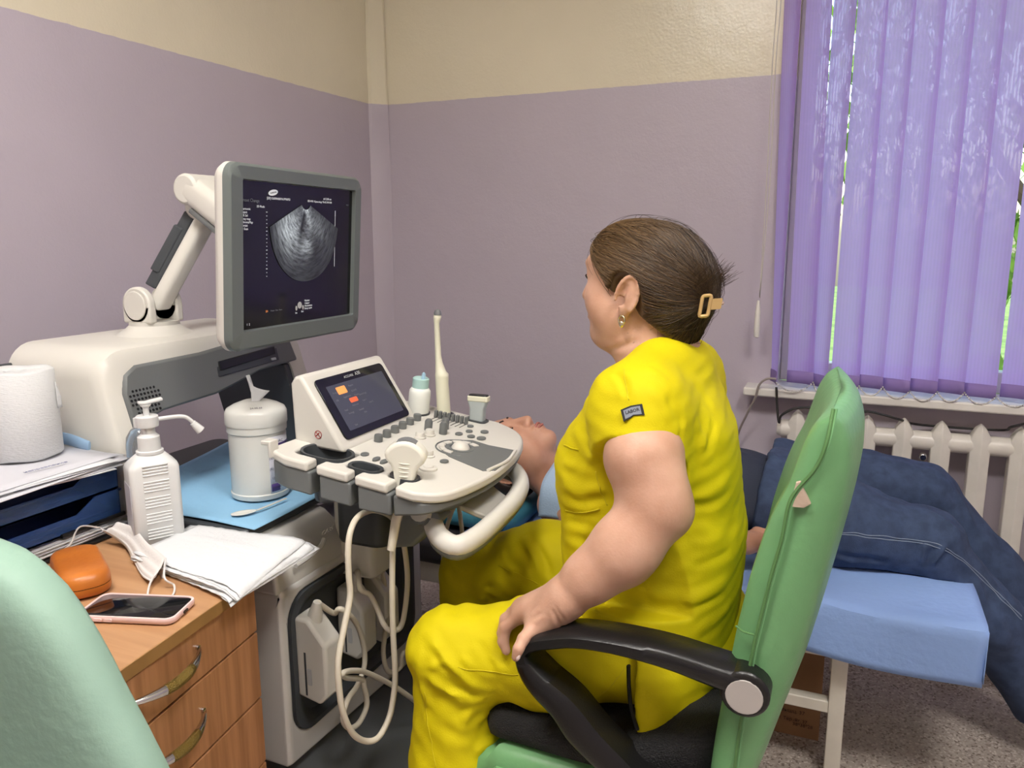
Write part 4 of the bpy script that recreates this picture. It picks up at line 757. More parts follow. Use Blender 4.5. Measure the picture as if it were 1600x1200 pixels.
ae = -1.12; lb = ob('label', arcp(ae+.62, ae+2.2, .014, .132, .0579, 24), 'label_lilac', wt, solid=.0003)
ob('label_band', arcp(ae+.64, ae+2.2, .108, .117, .0583, 20), 'label_purple', lb, solid=.0003); ob('label_block', arcp(ae+.66, ae+1.0, .018, .034, .0583), 'label_purple', lb, solid=.0003)
for z, s, sz in ((.122, 'MICROBAC', .008), (.100, 'tissues', .010), (.088, 'DESINFECT', .006), (.066, '(R) wipes', .008), (.046, '120 pcs', .007), (.026, 'EN 14476', .005)):
    an = ae+.86; text('label_writing', s, sz, 'label_ink', lb, wc+np.array([.0587*math.cos(an), .0587*math.sin(an), z]), (-math.sin(an), math.cos(an), 0), (0, 0, 1), .0001)
text('lid_writing', '24.05.25', .007, 'label_ink', ld, wc+np.array([.047*math.cos(ae+.3), .047*math.sin(ae+.3), .1935]), (-math.sin(ae+.3), math.cos(ae+.3), 0), (-math.cos(ae+.3)*.9, -math.sin(ae+.3)*.9, .4), .0001)
ob('wipe', sheet(14, 12, lambda u, v: wc+np.array([.006*math.cos(5*u)+(u-.5)*.030*(.45+v), .010*math.sin(6*u+v)+(u-.5)*.018*(.4+v), .198+.050*v*(.75+.35*math.sin(3.2*u+1.2))])), 'tissue_white', wt, smooth=180, solid=.0008)
sp_ = thing('plastic_spoon', 'white plastic spoon on the blue pad beside the tub', 'spoon', (-1.05, 1.14, .765)); s0, s1, s2 = np.array([-1.072, 1.118, .7665]), np.array([-1.043, 1.158, .767]), np.array([-1.035, 1.235, .768])
sdv_ = (s1-s0)/np.linalg.norm(s1-s0); spv = np.array([-sdv_[1], sdv_[0], 0]); ob('bowl', sheet(12, 9, lambda u, v: s0+sdv_*.05*u+spv*(v-.5)*.026*math.sin(math.pi*min(.98, max(.06, u**.8)))**.6+np.array([0, 0, .0015-.001*math.sin(math.pi*u)*math.sin(math.pi*v)])), 'white_shiny', sp_, smooth=180, solid=.0012); ob('spoon_handle', tube([s1+(0, 0, .001), (s1+s2)/2+(.001, 0, .001), s2+(0, 0, .001)], .003, 8, sx=1, sy=.5), 'white_shiny', sp_)
# ------------------------------------------------------------------ radiator under the window
mat('radiator_paint', (222, 217, 208), rough=.28, var=.04, vscale=14, bump=.3, bscale=40)
rd = thing('radiator', 'white cast iron radiator under the window sill', 'radiator', (.4, 2.78, .1))
RYc, RZ0, RZ1 = 2.785, .12, .675; random.seed(2)
def sec(cx):
    rows = []
    for z, w, d in ((RZ0-.03, .006, .03), (RZ0, .036, .06), (RZ0+.03, .058, .07), (RZ0+.06, .056, .068), (RZ1-.07, .056, .068), (RZ1-.03, .060, .070), (RZ1-.005, .054, .068), (RZ1+.018, .030, .055), (RZ1+.032, .005, .035)):
        rows.append([(cx+a, RYc+b, z) for a, b in ((0, -d/2-.006), (w/2, -d/2+.010), (w/2, d/2-.01), (0, d/2), (-w/2, d/2-.01), (-w/2, -d/2+.010))])
    return loft(rows)
s0 = ob('section', sec(-.135), 'radiator_paint', rd, bevel=.004, seg=2, smooth=60); base_loc = s0.location.copy()
for i in range(1, 12):
    c = s0.copy(); S.collection.objects.link(c); c.parent = rd; c.location = base_loc+Vector((.1085*i, 0, 0)); c.matrix_parent_inverse = s0.matrix_parent_inverse.copy()
for z in (RZ0+.035, RZ1-.035): ob('header_pipe', cyl((-.185, RYc, z), (1.13, RYc, z), .031, n=20), 'radiator_paint', rd)
ob('end_cap', cyl((-.2, RYc, RZ1-.035), (-.183, RYc, RZ1-.035), .022, .03, 16), 'radiator_paint', rd, bevel=.003); ob('bleed_valve', join(cyl((.248, 2.74, RZ1-.075), (.248, 2.715, RZ1-.075), .011, n=12)), 'chrome', rd, bevel=.002)
for x in (.03, .9): ob('wall_bracket', box(x-.01, x+.01, RYc, WY-.002, RZ0+.02, RZ0+.04), 'radiator_paint', rd)
mat('cable_black', (38, 36, 36), rough=.5); mat('cable_grey', (150, 140, 134), rough=.5)
tag(ob('black_cable', tube(spl([at(1213, 605, y=2.765), at(1214, 630, y=2.76), at(1217, 660, y=2.745), at(1222, 648, y=2.74), at(1250, 637, y=2.74), at(1300, 641, y=2.735), at(1325, 646, y=2.735), at(1355, 643, y=2.735), at(1380, 648, y=2.735), at(1404, 655, y=2.745), at(1440, 664, y=2.84), at(1560, 672, y=2.83), at(1580, 667, y=2.75), at(1610, 660, y=2.75)], 6), .004, 8), 'cable_black'), 'black cable lying along the top of the radiator', 'cable')
tag(ob('grey_cable', tube(spl([at(1214, 592, y=2.762), at(1198, 592, y=2.762), at(1186, 602, y=2.762), at(1180, 622, y=2.765), at(1168, 645, y=2.78), at(1150, 690, y=2.83), at(1146, 760, y=2.85)], 6), .0038, 8), 'cable_grey'), 'thin grey cable hanging from the left end of the sill', 'cable')
# ------------------------------------------------------------------ examination couch
mat('couch_white', (224, 218, 204), rough=.5, var=.06, vscale=10, bump=.2, bscale=30); mat('couch_vinyl', (60, 58, 62), rough=.45); mat('sheet_blue', (142, 172, 226), rough=.8, bump=.35, bscale=60, var=.03, vscale=6); mat('teal_plastic', (72, 138, 158), rough=.25, bump=.5, bscale=40)
mat('cardboard', (150, 112, 78), rough=.85, var=.05, vscale=10); mat('box_ink', (60, 42, 30), rough=.8)
BX0, BX1, BY0, BY1, BZ = -1.30, .275, 1.80, 2.44, .47
cc = thing('examination_couch', 'examination couch with white wooden legs along the back wall', 'couch', (-.5, 2.1, 0))
ob('mattress', box(BX0, BX1, BY0, BY1, BZ-.075, BZ), 'couch_vinyl', cc, bevel=.02, seg=4)
ob('frame', join(box(BX0, .055, BY0+.02, BY0+.055, BZ-.135, BZ-.076), box(BX0, .055, BY1-.055, BY1-.02, BZ-.135, BZ-.076), box(.02, .055, BY0+.055, BY1-.055, BZ-.135, BZ-.076), box(BX0, BX0+.035, BY0+.055, BY1-.055, BZ-.135, BZ-.076)), 'couch_white', cc, bevel=.003)
for x in (BX0+.02, .020):
    for y in (BY0+.03, BY1-.07): ob('leg', prism(rrect(.036, .04, .004, 2, x+.018, y+.02), 0, BZ-.13), 'couch_white', cc)
for y in (BY0+.035, BY1-.065): ob('stretcher', box(BX0+.05, .022, y, y+.03, .185, .215), 'couch_white', cc, bevel=.003)
ob('stretcher', box(.025, .05, BY0+.07, BY1-.07, .2, .23), 'couch_white', cc, bevel=.003)
# disposable sheet draped over couch foot end
def dsh(u, v):
    x = -.95+(BX1+.042+.95)*u; wv = .005*math.sin(9*x+2)*math.sin(5*v*3)+.003*math.sin(31*x+17*v)+.003*math.sin(14*x-26*v+1)
    L0, Wd = .105+.015*math.sin(6*x)+.012*u, BY1-BY0+.02; s = v*(L0+Wd+.09)
    if s < L0: y, z = BY0-.013-.012*math.sin(11*x+1)*(1-s/L0), BZ+.004-(L0-s)
    elif s < L0+Wd: y, z = BY0-.012+(s-L0), BZ+.010+.55*(wv+.003*math.sin(23*x+9*s))
    else: y, z = BY1+.012, BZ+.004-(s-L0-Wd)
    t = min(1, max(0, (s-L0)/.02)) if s < L0+.02 else 1
    if s >= L0 and s < L0+.02: z -= .008*(1-t)**2; 
    return (x, y, z)
du = thing('couch_sheet', 'light blue disposable sheet draped over the couch end', 'sheet', (-.3, 2.1, BZ))
ob('sheet_top', sheet(70, 60, dsh), 'sheet_blue', du, smooth=50, solid=.0018)
ob('sheet_end_flap', sheet(6, 26, lambda u, v: (BX1+.042+.004*math.sin(6*v)*u, BY0-.012+(BY1-BY0+.024)*v, BZ+.005-.118*u*(1-.3*v))), 'sheet_blue', du, smooth=50, solid=.0018)
# pillow in teal wrap
pw = thing('pillow', 'pillow wrapped in shiny teal plastic under the patient\'s head', 'pillow', (-.98, 2.12, BZ))
ob('pillow_cover', loft([[(-.98+a*s, 2.12+b*s, BZ+z) for a, b in rrect(.36, .50, .08, 6)] for s, z in ((.8, .007), (.96, .02), (1.0, .045), (.96, .07), (.82, .088), (.5, .095))]), 'teal_plastic', pw, smooth=180)
# cardboard box under the couch
cbx = thing('cardboard_box', 'brown cardboard box standing under the couch', 'box', (-.17, 2.15, 0))
ob('carton', box(-.34, .005, 2.0, 2.30, 0, .285), 'cardboard', cbx, bevel=.002); ob('flap', xf(*box(-.34, .005, 1.997, 2.0, 0, .12), (0, 0, .165)), 'cardboard', cbx)
for s, px, py, sz in (('за мышц. 37', 1232, 1110, .014), ('ул. Тер.-Яг. 37', 1236, 1124, .012), ('38*38*28', 1254, 1134, .013)):
    text('printed_writing', s, sz, 'box_ink', cbx, at(px, py, y=1.9955)+(0, -.0, 0), (1, 0, 0), (0, 0, 1), .0002)
# ------------------------------------------------------------------ doctor's chair
mat('chair_green', (112, 164, 112), rough=.38, var=.05, vscale=9, bump=.22, bscale=70); mat('chair_seam', (86, 128, 76), rough=.6); mat('chair_tear', (186, 166, 148), rough=.9, bump=.6, bscale=60); mat('arm_black', (22, 21, 22), rough=.32, bump=.1, bscale=300); mat('arm_cap', (176, 170, 166), rough=.4)
mat('mesh_black', (32, 32, 34), rough=.75, bump=.9, bscale=420, bdetail=1); mat('fg_chair_green', (140, 170, 154), rough=.6, var=.04, vscale=10, bump=.2, bscale=90)
chA = thing('office_chair', 'green leatherette office chair with black armrests under the doctor', 'chair', (-.28, 1.28, 0), 'office chairs')
YN, YF = 1.055, 1.50
lft = [(1300, 641), (1275, 652), (1258, 675), (1244, 710), (1228, 752), (1206, 790), (1190, 828), (1168, 895), (1148, 975), (1132, 1055), (1117, 1135), (1108, 1205), (1104, 1260)]
rgt = [(1303, 641), (1320, 658), (1329, 690), (1327, 735), (1316, 790), (1303, 840), (1286, 900), (1262, 980), (1238, 1055), (1205, 1135), (1178, 1205), (1150, 1262), (1120, 1275)]
pl_ = [at(a, b, y=YN+.045) for a, b in lft]; pr_ = [at(a, b, y=YN+.045) for a, b in rgt]
def brow(t):  # ring across the thickness at parameter t along the profile
    k = t*(len(pl_)-1); i = int(min(k, len(pl_)-2)); f = k-i; return pl_[i]+(pl_[i+1]-pl_[i])*f, pr_[i]+(pr_[i+1]-pr_[i])*f
rings = []
W2 = (YF-YN)/2; yc = (YN+YF)/2
for t in np.linspace(0.0, 1, 40):
    a, b = brow(t); top = min(1, (t/.30))**.5; hw = W2*(.60+.40*top) if t < .3 else W2; a = a.copy(); b = b.copy()
    ring = []; m_ = 9
    hw0 = W2
    # front side (a) from near to far, then back side (b) from far to near; near edge stays at YN
    y0, y1 = yc-hw0, yc+hw0
    for j in range(m_):
        s = j/(m_-1); y = y0+.02+(y1-y0-.04)*s; bow = .018*math.sin(math.pi*s); ring.append((a[0]+bow, y, a[2]))
    e = (a+b)/2
    for q in (.25, .5, .75): ring.append((a[0]+(b[0]-a[0])*q, y1+.0-.02*abs(q-.5)*2, a[2]+(b[2]-a[2])*q))
    for j in range(m_):
        s = 1-j/(m_-1); y = y0+.02+(y1-y0-.04)*s; bow = .02*math.sin(math.pi*s); ring.append((b[0]+bow, y, b[2]))
    for q in (.75, .5, .25): ring.append((a[0]+(b[0]-a[0])*q, y0-.0+.02*abs(q-.5)*2, a[2]+(b[2]-a[2])*q))
    rings.append(ring)
bk = ob('backrest', loft(rings), 'chair_green', chA, smooth=60, sub=1)
def seamp(w, pts, nm='seam', mm='chair_seam', r=.0016):
    ob(nm, tube(spl(pts, 5), r, 6), mm, w)
sm = [(1302, 642), (1292, 690), (1275, 730), (1245, 765), (1232, 790), (1222, 840), (1205, 900), (1190, 960), (1180, 1000), (1168, 1060), (1160, 1110), (1148, 1200)]
def side_y(t): return YN+.0
seamp(bk, [at(a, b, y=YN-.001)+np.array([0, -.002 if i else .012, 0]) for i, (a, b) in enumerate(sm)], r=.0026)
seamp(bk, [at(a+5, b, y=YN-.001)+np.array([0, -.001 if i else .012, 0]) for i, (a, b) in enumerate(sm)], 'stitching', 'chair_green', .0016)
seamp(bk, [at(1150, 978, y=YN+.004), at(1162, 987, y=YN-.001), at(1180, 992, y=YN-.002)])
tr_ = [(1234, 790), (1244, 754), (1251, 752), (1258, 768), (1267, 786), (1256, 792)]
ob('leather_tear', loft([[at(a, b, y=YN+.001)+np.array([0, e, 0]) for a, b in tr_] for e in (-.004, .004)]), 'chair_tear', bk)
# seat
SZ = .455
seatp = [(-.115, 1.07), (-.20, 1.055), (-.40, 1.055), (-.50, 1.06), (-.535, 1.09), (-.545, 1.28), (-.535, 1.47), (-.50, 1.50), (-.2, 1.505), (-.115, 1.49)]
sp2 = [tuple(q) for q in spl([(x, y, 0) for x, y in seatp+seatp[:1]], 4)[:-1, :2]]
cs = np.array([-.32, 1.28])
def sring(s, z): return [(cs[0]+(x-cs[0])*s, cs[1]+(y-cs[1])*s, z-(.02 if x < -.5 else 0)*(z > .42)) for x, y in sp2]
ob('seat', loft([sring(.86, .385), sring(.97, .395), sring(1, .41), sring(1.005, .43), sring(.985, .45), sring(.93, .462), sring(.5, .464)]), 'chair_green', chA, smooth=60)
ob('seat_piping', tube([(x, y, .432-(.02 if x < -.5 else 0)) for x, y in [(cs[0]+(a-cs[0])*1.007, cs[1]+(b-cs[1])*1.007) for a, b in sp2]], .0035, 6, closed=True), 'chair_green', chA)
cush = thing('seat_cushion', 'black mesh seat cushion on the green chair', 'cushion', (-.33, 1.28, .465))
cp = [(-.13, 1.10), (-.17, 1.078), (-.26, 1.07), (-.44, 1.075), (-.52, 1.10), (-.53, 1.28), (-.52, 1.45), (-.44, 1.48), (-.2, 1.48), (-.13, 1.45)]
cp2 = [tuple(q) for q in spl([(x, y, 0) for x, y in cp+cp[:1]], 4)[:-1, :2]]
def cring(s, z, lift=0): return [(cs[0]+(x-cs[0])*s, cs[1]+(y-cs[1])*s, z+lift*max(0, x+.3)*.35) for x, y in cp2]
ob('cushion_pad', loft([cring(.93, .4655), cring(.995, .472, .5), cring(1, .485, 1), cring(.985, .500, 1), cring(.92, .510, 1), cring(.5, .508, .8)]), 'mesh_black', cush, smooth=60)
# armrests: flat black loop, near and far side
def armrest(yy):
    pt = lambda px, py, w: at(px, py, y=1.03)+np.array([-.11 if yy > 1.2 else 0, yy-1.03, 0])
    topc = [(1176, 1082), (1145, 1070), (1100, 1054), (1050, 1036), (1000, 1022), (950, 1011), (900, 1004), (865, 1005), (830, 1010), (813, 1023), (820, 1048), (842, 1077), (878, 1112), (908, 1152), (945, 1190), (995, 1235), (1055, 1262), (1120, 1275)]
    P = spl([pt(a, b, 0) for a, b in topc], 5); n_ = len(P); th = np.interp(np.linspace(0, 1, n_), [0, .08, .3, .5, .56, .62, .75, 1], [.024, .017, .012, .011, .012, .018, .026, .018])
    T = np.gradient(P, axis=0); T /= np.linalg.norm(T, axis=1, keepdims=True); rr_ = []
    for p, t, h in zip(P, T, th):
        nrm = np.array([-t[2], 0, t[0]]); rr_.append([p+nrm*h*b+np.array([0, .033*a, 0]) for a, b in ((-1, -.6), (-1, .6), (-.8, 1), (.8, 1), (1, .6), (1, -.6), (.8, -1), (-.8, -1))])
    o = ob('armrest', loft(rr_), 'arm_black', chA, smooth=50)
    c = pt(1163, 1086, 0); s = -1 if yy < 1.2 else 1
    h = ob('armrest_hub', cyl(c+np.array([0, -.032, 0]), c+np.array([0, .030, 0]), .034, n=28), 'arm_black', o, bevel=.005)
    ob('hub_cap', cyl(c+np.array([.0, s*.031, -.002]), c+np.array([0, s*.0335, -.002]), .0255, n=24), 'arm_cap', h, bevel=.001)
armrest(1.06); armrest(1.50)
ob('gas_column', cyl((-.30, 1.28, .09), (-.30, 1.28, .36), .026, n=20), 'arm_black', chA); ob('tilt_plate', box(-.40, -.20, 1.18, 1.38, .355, .384), 'arm_black', chA, bevel=.006)
for k in range(5):
    a = 2*math.pi*k/5+.5; e = np.array([-.30+.27*math.cos(a), 1.28+.27*math.sin(a), .075]); ob('base_spoke', tube([(-.30, 1.28, .10), (e+np.array([-.30, 1.28, .11]))/2, e], [.026, .022, .016], 10), 'arm_black', chA)
    w = ob('castor', cyl(e+(0, -.022, -.048), e+(0, .022, -.048), .026, n=18), 'black_plastic', chA, bevel=.005)
# ------------------------------------------------------------------ second chair, back towards the camera at far left
ol = [(0, 853), (40, 872), (68, 898), (92, 930), (118, 968), (142, 1010), (164, 1052), (182, 1090), (203, 1130), (222, 1165), (245, 1210), (268, 1262)]
fgY = .47; R_ = [at(a, b, y=fgY) for a, b in ol]; xc = R_[0][0]-.09
fgc = thing('office_chair', 'pale green chair back in the left foreground corner', 'chair', (xc, fgY, 0), 'office chairs')
rows = [(p[2], p[0]-xc) for p in R_]; rows = [(rows[0][0]+.012, .045)]+rows; zb_, wb = rows[-1]; rows += [(zb_-.08, wb+.004), (zb_-.16, wb-.01), (zb_-.2, wb-.06)]
sec_ = lambda z, w, d: [(xc+w*math.copysign(abs(math.cos(q))**.75, math.cos(q)), fgY+.03*((z-.8)/.2)**2*-.3+d*math.copysign(abs(math.sin(q))**.6, math.sin(q)), z) for q in np.linspace(0, 2*math.pi, 28, endpoint=False)]
ob('backrest', loft([sec_(z, max(w, .02), .018+.024*min(1, (i+1)/5)*min(1, (len(rows)-i)/3)) for i, (z, w) in enumerate(rows)]), 'fg_chair_green', fgc, smooth=180)
ob('seat', loft([[(xc+a*s, fgY-.27+b*s, z) for a, b in rrect(.46, .46, .08, 6)] for s, z in ((.9, .40), (1, .415), (1, .44), (.95, .46), (.6, .465))]), 'fg_chair_green', fgc, smooth=60)
ob('back_bar', box(xc-.03, xc+.03, fgY-.03, fgY-.012, .38, .62), 'arm_black', fgc, bevel=.004); ob('gas_column', cyl((xc, fgY-.26, .09), (xc, fgY-.26, .40), .026, n=18), 'arm_black', fgc)
for k in range(5):
    a = 2*math.pi*k/5; e = np.array([xc+.25*math.cos(a), fgY-.26+.25*math.sin(a), .07]); ob('base_spoke', tube([(xc, fgY-.26, .10), e], [.026, .016], 10), 'arm_black', fgc); ob('castor', cyl(e+(0, -.022, -.044), e+(0, .022, -.044), .026, n=16), 'black_plastic', fgc, bevel=.005)
# ------------------------------------------------------------------ helpers that lay creases and seams on a finished surface
def proj(V):
    q = np.asarray(V, float)-CAM; z = q@_f; return 800+FPX*(q@_r2)/z, 600+FPX*(q@_d2)/z, z
def onsurf(V, pts, tol=7):
    px, py, z = proj(V); out = []
    for a, b in pts:
        d2 = (px-a)**2+(py-b)**2; m = d2 < tol*tol
        if not m.any(): m = d2 < (tol*3)**2
        if not m.any(): i = int(np.argmin(d2))
        else: k = np.where(m)[0]; zz = z[k]; near = k[zz < zz.min()+.03]; i = near[np.argmin(d2[near])]
        out.append(V[i])
    return np.array(out)
def crease(V, F, specs, k=.5):
    return folds(V, F, [(onsurf(V, p), w*(.8 if w > .0065 else 1), h*(k if abs(h) > .003 else 1)) for p, w, h in specs])
def seam(nm, V, F, pts, r, mm, par, lift=.0005):
    N = normals(V, F); px = spl(np.array([(a, b, 0) for a, b in pts]), 6)[:, :2] if len(pts) > 2 else np.linspace(pts[0], pts[1], 8)
    P = onsurf(V, px, 5); P = spl(P, 2) if len(P) > 3 else P
    for _ in range(3): P[1:-1] = (P[:-2]+2*P[1:-1]+P[2:])/4
    return ob(nm, tube(P+lift*np.array([0, -1., .3]), r, 5), mm, par, smooth=180)
def mixskin(name, c1, c2, rough=.5):
    m = mat(name, c1, rough=rough, col2=c2, vscale=16, bump=.10, bscale=260, sss=.12, spec=.4); return m
mixskin('skin_doctor', (204, 162, 140), (190, 146, 122)); mixskin('skin_patient', (204, 156, 132), (190, 140, 116))
mat('scrub_yellow', (206, 190, 8), rough=.72, bump=.16, bscale=420, spec=.25, var=.02, vscale=9); mat('scrub_seam', (202, 186, 8), rough=.72); mat('piping_black', (20, 20, 20), rough=.6)
mat('hair_brown', (88, 67, 47), rough=.45, spec=.4); mat('hair_strand', (124, 98, 74), rough=.42, spec=.4)
_b = MATS['hair_strand'].node_tree; _vc = _b.nodes.new('ShaderNodeVertexColor'); _vc.layer_name = 'tone'; _b.links.new(_vc.outputs[0], _b.nodes['Principled BSDF'].inputs['Base Color']); mat('brow_dark', (40, 28, 24), rough=.6); mat('clip_gold', (206, 172, 118), rough=.25, metal=.35); mat('gold', (214, 204, 170), rough=.2, metal=1)
mat('eye_white', (228, 222, 216), rough=.2); mat('lip', (178, 110, 100), rough=.45); mat('nail', (232, 206, 200), rough=.25); mat('shoe_white', (214, 210, 204), rough=.5); mat('patch_black', (30, 32, 34), rough=.7); mat('patch_grey', (128, 134, 146), rough=.7)
# ------------------------------------------------------------------ doctor
HC = np.array([-.345, 1.39, 1.213]); fd = np.array([-.962, .273, 0]); fd /= np.linalg.norm(fd); ld = np.array([-fd[1], fd[0], 0]); ld = np.cross([0, 0, 1.], fd); uz = np.array([.06, 0, 1.]); uz -= (uz@fd)*fd; uz /= np.linalg.norm(uz)
HB = np.stack([fd, ld, uz], 1)
def h(f, l, u): return HC+HB@np.array([f, l, u])
def head(B, h, HB, s=1.0, plump=1.0):
    """skull, face, jaw and ears added to a field"""
    e = lambda f, l, u, a, b, c, k=.02, op='+', m=None: B.ell(h(f, l, u), np.array((a, b, c))*s, k*s, op, HB if m is None else HB@m)
    e(-.008, 0, .022, .094, .074, .088); e(.04, 0, .03, .052, .064, .06, .03)
    e(.030, 0, -.045, .060, .056, .058, .03)
    for q in (1, -1):
        e(.055, q*.036, -.028, .032, .029*plump, .034, .025); e(.028, q*.046, -.058, .036, .023*plump, .036, .025)
        e(.072, q*.030, .014, .016, .020, .013, .012); e(.078, q*.026, .036, .016, .024, .008, .014)
        e(.0835, q*.031, .008, .011, .015, .004, .004, '-')
    e(.070, 0, -.088, .026, .024, .022, .022); e(.082, 0, -.058, .020, .026, .018, .016)
    B.cone(h(.092, 0, .018), h(.110, 0, -.026), .009*s, .0125*s, .012*s)
    for q in (1, -1): e(.098, q*.011, -.031, .011, .0085, .008, .007)
    e(.0985, 0, -.053, .0085, .021, .0055, .005); e(.0965, 0, -.0655, .0085, .018, .0065, .005); B.cone(h(.111, -.016, -.0595), h(.111, .016, -.0595), .0025*s, .0025*s, .002*s, '-')
    for q in (1, -1):
        A = rotm(0, -.22, 0)@rotm(0, 0, q*.22); c = (-.022, q*.079, -.018)
        e(*c, .019, .0075, .033, .006, '+', A); e(-.010, q*.074, -.046, .010, .007, .011, .006)
        e(-.018, q*.0855, -.016, .0105, .006, .020, .003, '-', A); e(-.008, q*.082, -.026, .008, .010, .008, .003, '-')
        P = [h(-.022+.019*math.cos(t)*1.0-.22*.033*math.sin(t), q*(.0845+.004*math.cos(t)), -.017+.033*math.sin(t)) for t in np.linspace(-.2, 4.0, 14)]
        for i in range(13): B.cone(P[i], P[i+1], .0036*s, .0036*s, .002*s)
        e(-.024, q*.082, -.020, .006, .004, .018, .004, '+', A)
B = Field((-.57, 1.0, .50), (-.09, 2.0, 1.345), .003)
head(B, h, HB, 1.0, 1.15)
B.ell(h(.045, 0, -.098), (.042, .040, .020), .03, m=HB); B.ell(h(.02, 0, -.10), (.05, .05, .03), .03, m=HB)
B.cone(h(-.012, 0, -.075), (-.305, 1.38, 1.075), .056, .064, .03); B.cone((-.305, 1.38, 1.065), (-.30, 1.37, .98), .062, .08, .04); B.cone(h(-.05, 0, -.06), (-.285, 1.385, 1.06), .045, .05, .03)
B.torso([(.70, -.37, -.22, 1.23, 1.50), (.80, -.42, -.20, 1.23, 1.50), (.95, -.40, -.215, 1.24, 1.49), (1.02, -.36, -.24, 1.27, 1.46)], .03)
sh, el, w1_, w2_, wr = np.array([-.285, 1.205, 1.005]), at(1020, 796, y=1.128), at(968, 866, y=1.105), at(920, 903, y=1.092), at(884, 931, y=1.085)
um = at(1006, 715, y=1.145)
B.chain([sh, um, el], [.054, .0545, .0455], .03); B.ell(at(1050, 800, y=1.128), (.028, .03, .028), .03); B.ell(at(1035, 770, y=1.12), (.035, .032, .04), .03)
B.chain([el, w1_, w2_, wr], [.0455, .0455, .0355, .0265], .03); B.ell(at(985, 850, y=1.10), (.045, .036, .04), .03)
# left hand resting on the armrest end
fing = {'index': [(822, 944, 1.125), (800, 958, 1.122), (792, 978, 1.120), (797, 1000, 1.118)], 'middle': [(812, 950, 1.108), (790, 968, 1.104), (785, 990, 1.101), (791, 1010, 1.100)], 'ring': [(812, 962, 1.088), (790, 980, 1.083), (786, 1002, 1.080), (791, 1017, 1.079)], 'pinky': [(834, 980, 1.058), (818, 998, 1.028), (810, 1014, 1.014), (806, 1027, 1.012)]}
tips = {}
for n_, c_ in fing.items():
    P = [at(a, b, y=y) for a, b, y in c_]; tips[n_] = P; r0 = .0102 if n_ != 'pinky' else .0094
    B.cone(wr, P[0], .0225, .0135, .018); B.chain(P, [.0118, r0, r0*.92, r0*.74], .0035)
B.ell(at(848, 958, y=1.092), (.030, .026, .016), .02); B.cone(wr+np.array([.004, -.006, -.006]), at(848, 976, y=1.070), .025, .019, .02)
P = [wr, at(858, 945, y=1.135), at(835, 965, y=1.150), at(822, 985, y=1.148)]; B.chain(P, [.02, .0145, .0115, .0085], .012)
# right arm reaching over the patient (hidden behind her)
ra = [np.array(p) for p in ((-.30, 1.545, 1.02), (-.33, 1.62, .90), (-.37, 1.68, .82), (-.41, 1.78, .80), (-.435, 1.86, .765))]; B.chain(ra, [.06, .052, .045, .038, .026], .03)
for k, (dx, dy) in enumerate(((-.045, .075), (-.025, .088), (-.003, .09), (.018, .08))):
    p = ra[-1]; q1 = p+np.array([dx*.6, dy*.55, -.006]); q2 = p+np.array([dx, dy, -.028]); q3 = p+np.array([dx*1.05, dy*1.05, -.05]); B.cone(p, q1, .021, .0125, .015); B.chain([q1, q2, q3], [.0115, .0095, .0075], .003)
p = ra[-1]; B.chain([p, p+np.array([-.05, .02, -.015]), p+np.array([-.062, .05, -.035])], [.018, .012, .0085], .012)
V, F = B.mesh(2); del B
V = crease(V, F, [([(864, 950), (872, 968), (884, 980)], .004, -.0022), ([(868, 947), (878, 965), (890, 976)], .003, -.0015), ([(845, 950), (828, 962)], .004, .0012), ([(852, 962), (836, 974)], .004, .0012), ([(948, 548), (975, 540), (1000, 530)], .006, -.002)])
doc = tag(ob('person', (V, F), 'skin_doctor', None, smooth=180), 'seated person in yellow scrubs facing the monitor, brown hair clipped up, hand on armrest', 'person')
dV, dF = V, F
pk = tips['pinky']; nd = (pk[3]-pk[2])/np.linalg.norm(pk[3]-pk[2]); ob('fingernail', sphere((0, 0, 0), .0045, 10, 6, (1, .35, 1.25))[0:0] or (lambda v, f: (v@basis(nd, (0, 1, 0)).T+pk[3]+np.array([.005, -.004, .004]), f))(*sphere((0, 0, 0), .0045, 10, 6, (.9, .5, 1.3))), 'nail', doc, smooth=180)
for q in (1, -1):
    ob('eye', sphere(h(.0765, q*.031, .009), .0115, 14, 10), 'eye_white', doc, smooth=180)
    ob('eyelash', tube(spl([h(.078, q*.050, .006), h(.089, q*.042, .011), h(.095, q*.032, .013), h(.096, q*.020, .011)], 5), .0015, 6), 'brow_dark', doc)
    ob('eyebrow', tube(spl([h(.069, q*.056, .031), h(.084, q*.044, .039), h(.091, q*.028, .038), h(.094, q*.014, .034)], 5), [.0012]*3+[.0026]*9+[.0028]*4, 6, sy=.6), 'brow_dark', doc)
ob('earring', join(tube([h(-.012, .0795, -.052)+HB@np.array([.006*math.sin(a), .002, -.007+.008*math.cos(a)]) for a in np.linspace(0, 6.28, 16, endpoint=False)], .0016, 6, closed=True), sphere(h(-.012, .082, -.066), .0048, 12, 8, (.9, .7, 1.3))), 'gold', doc, smooth=180)
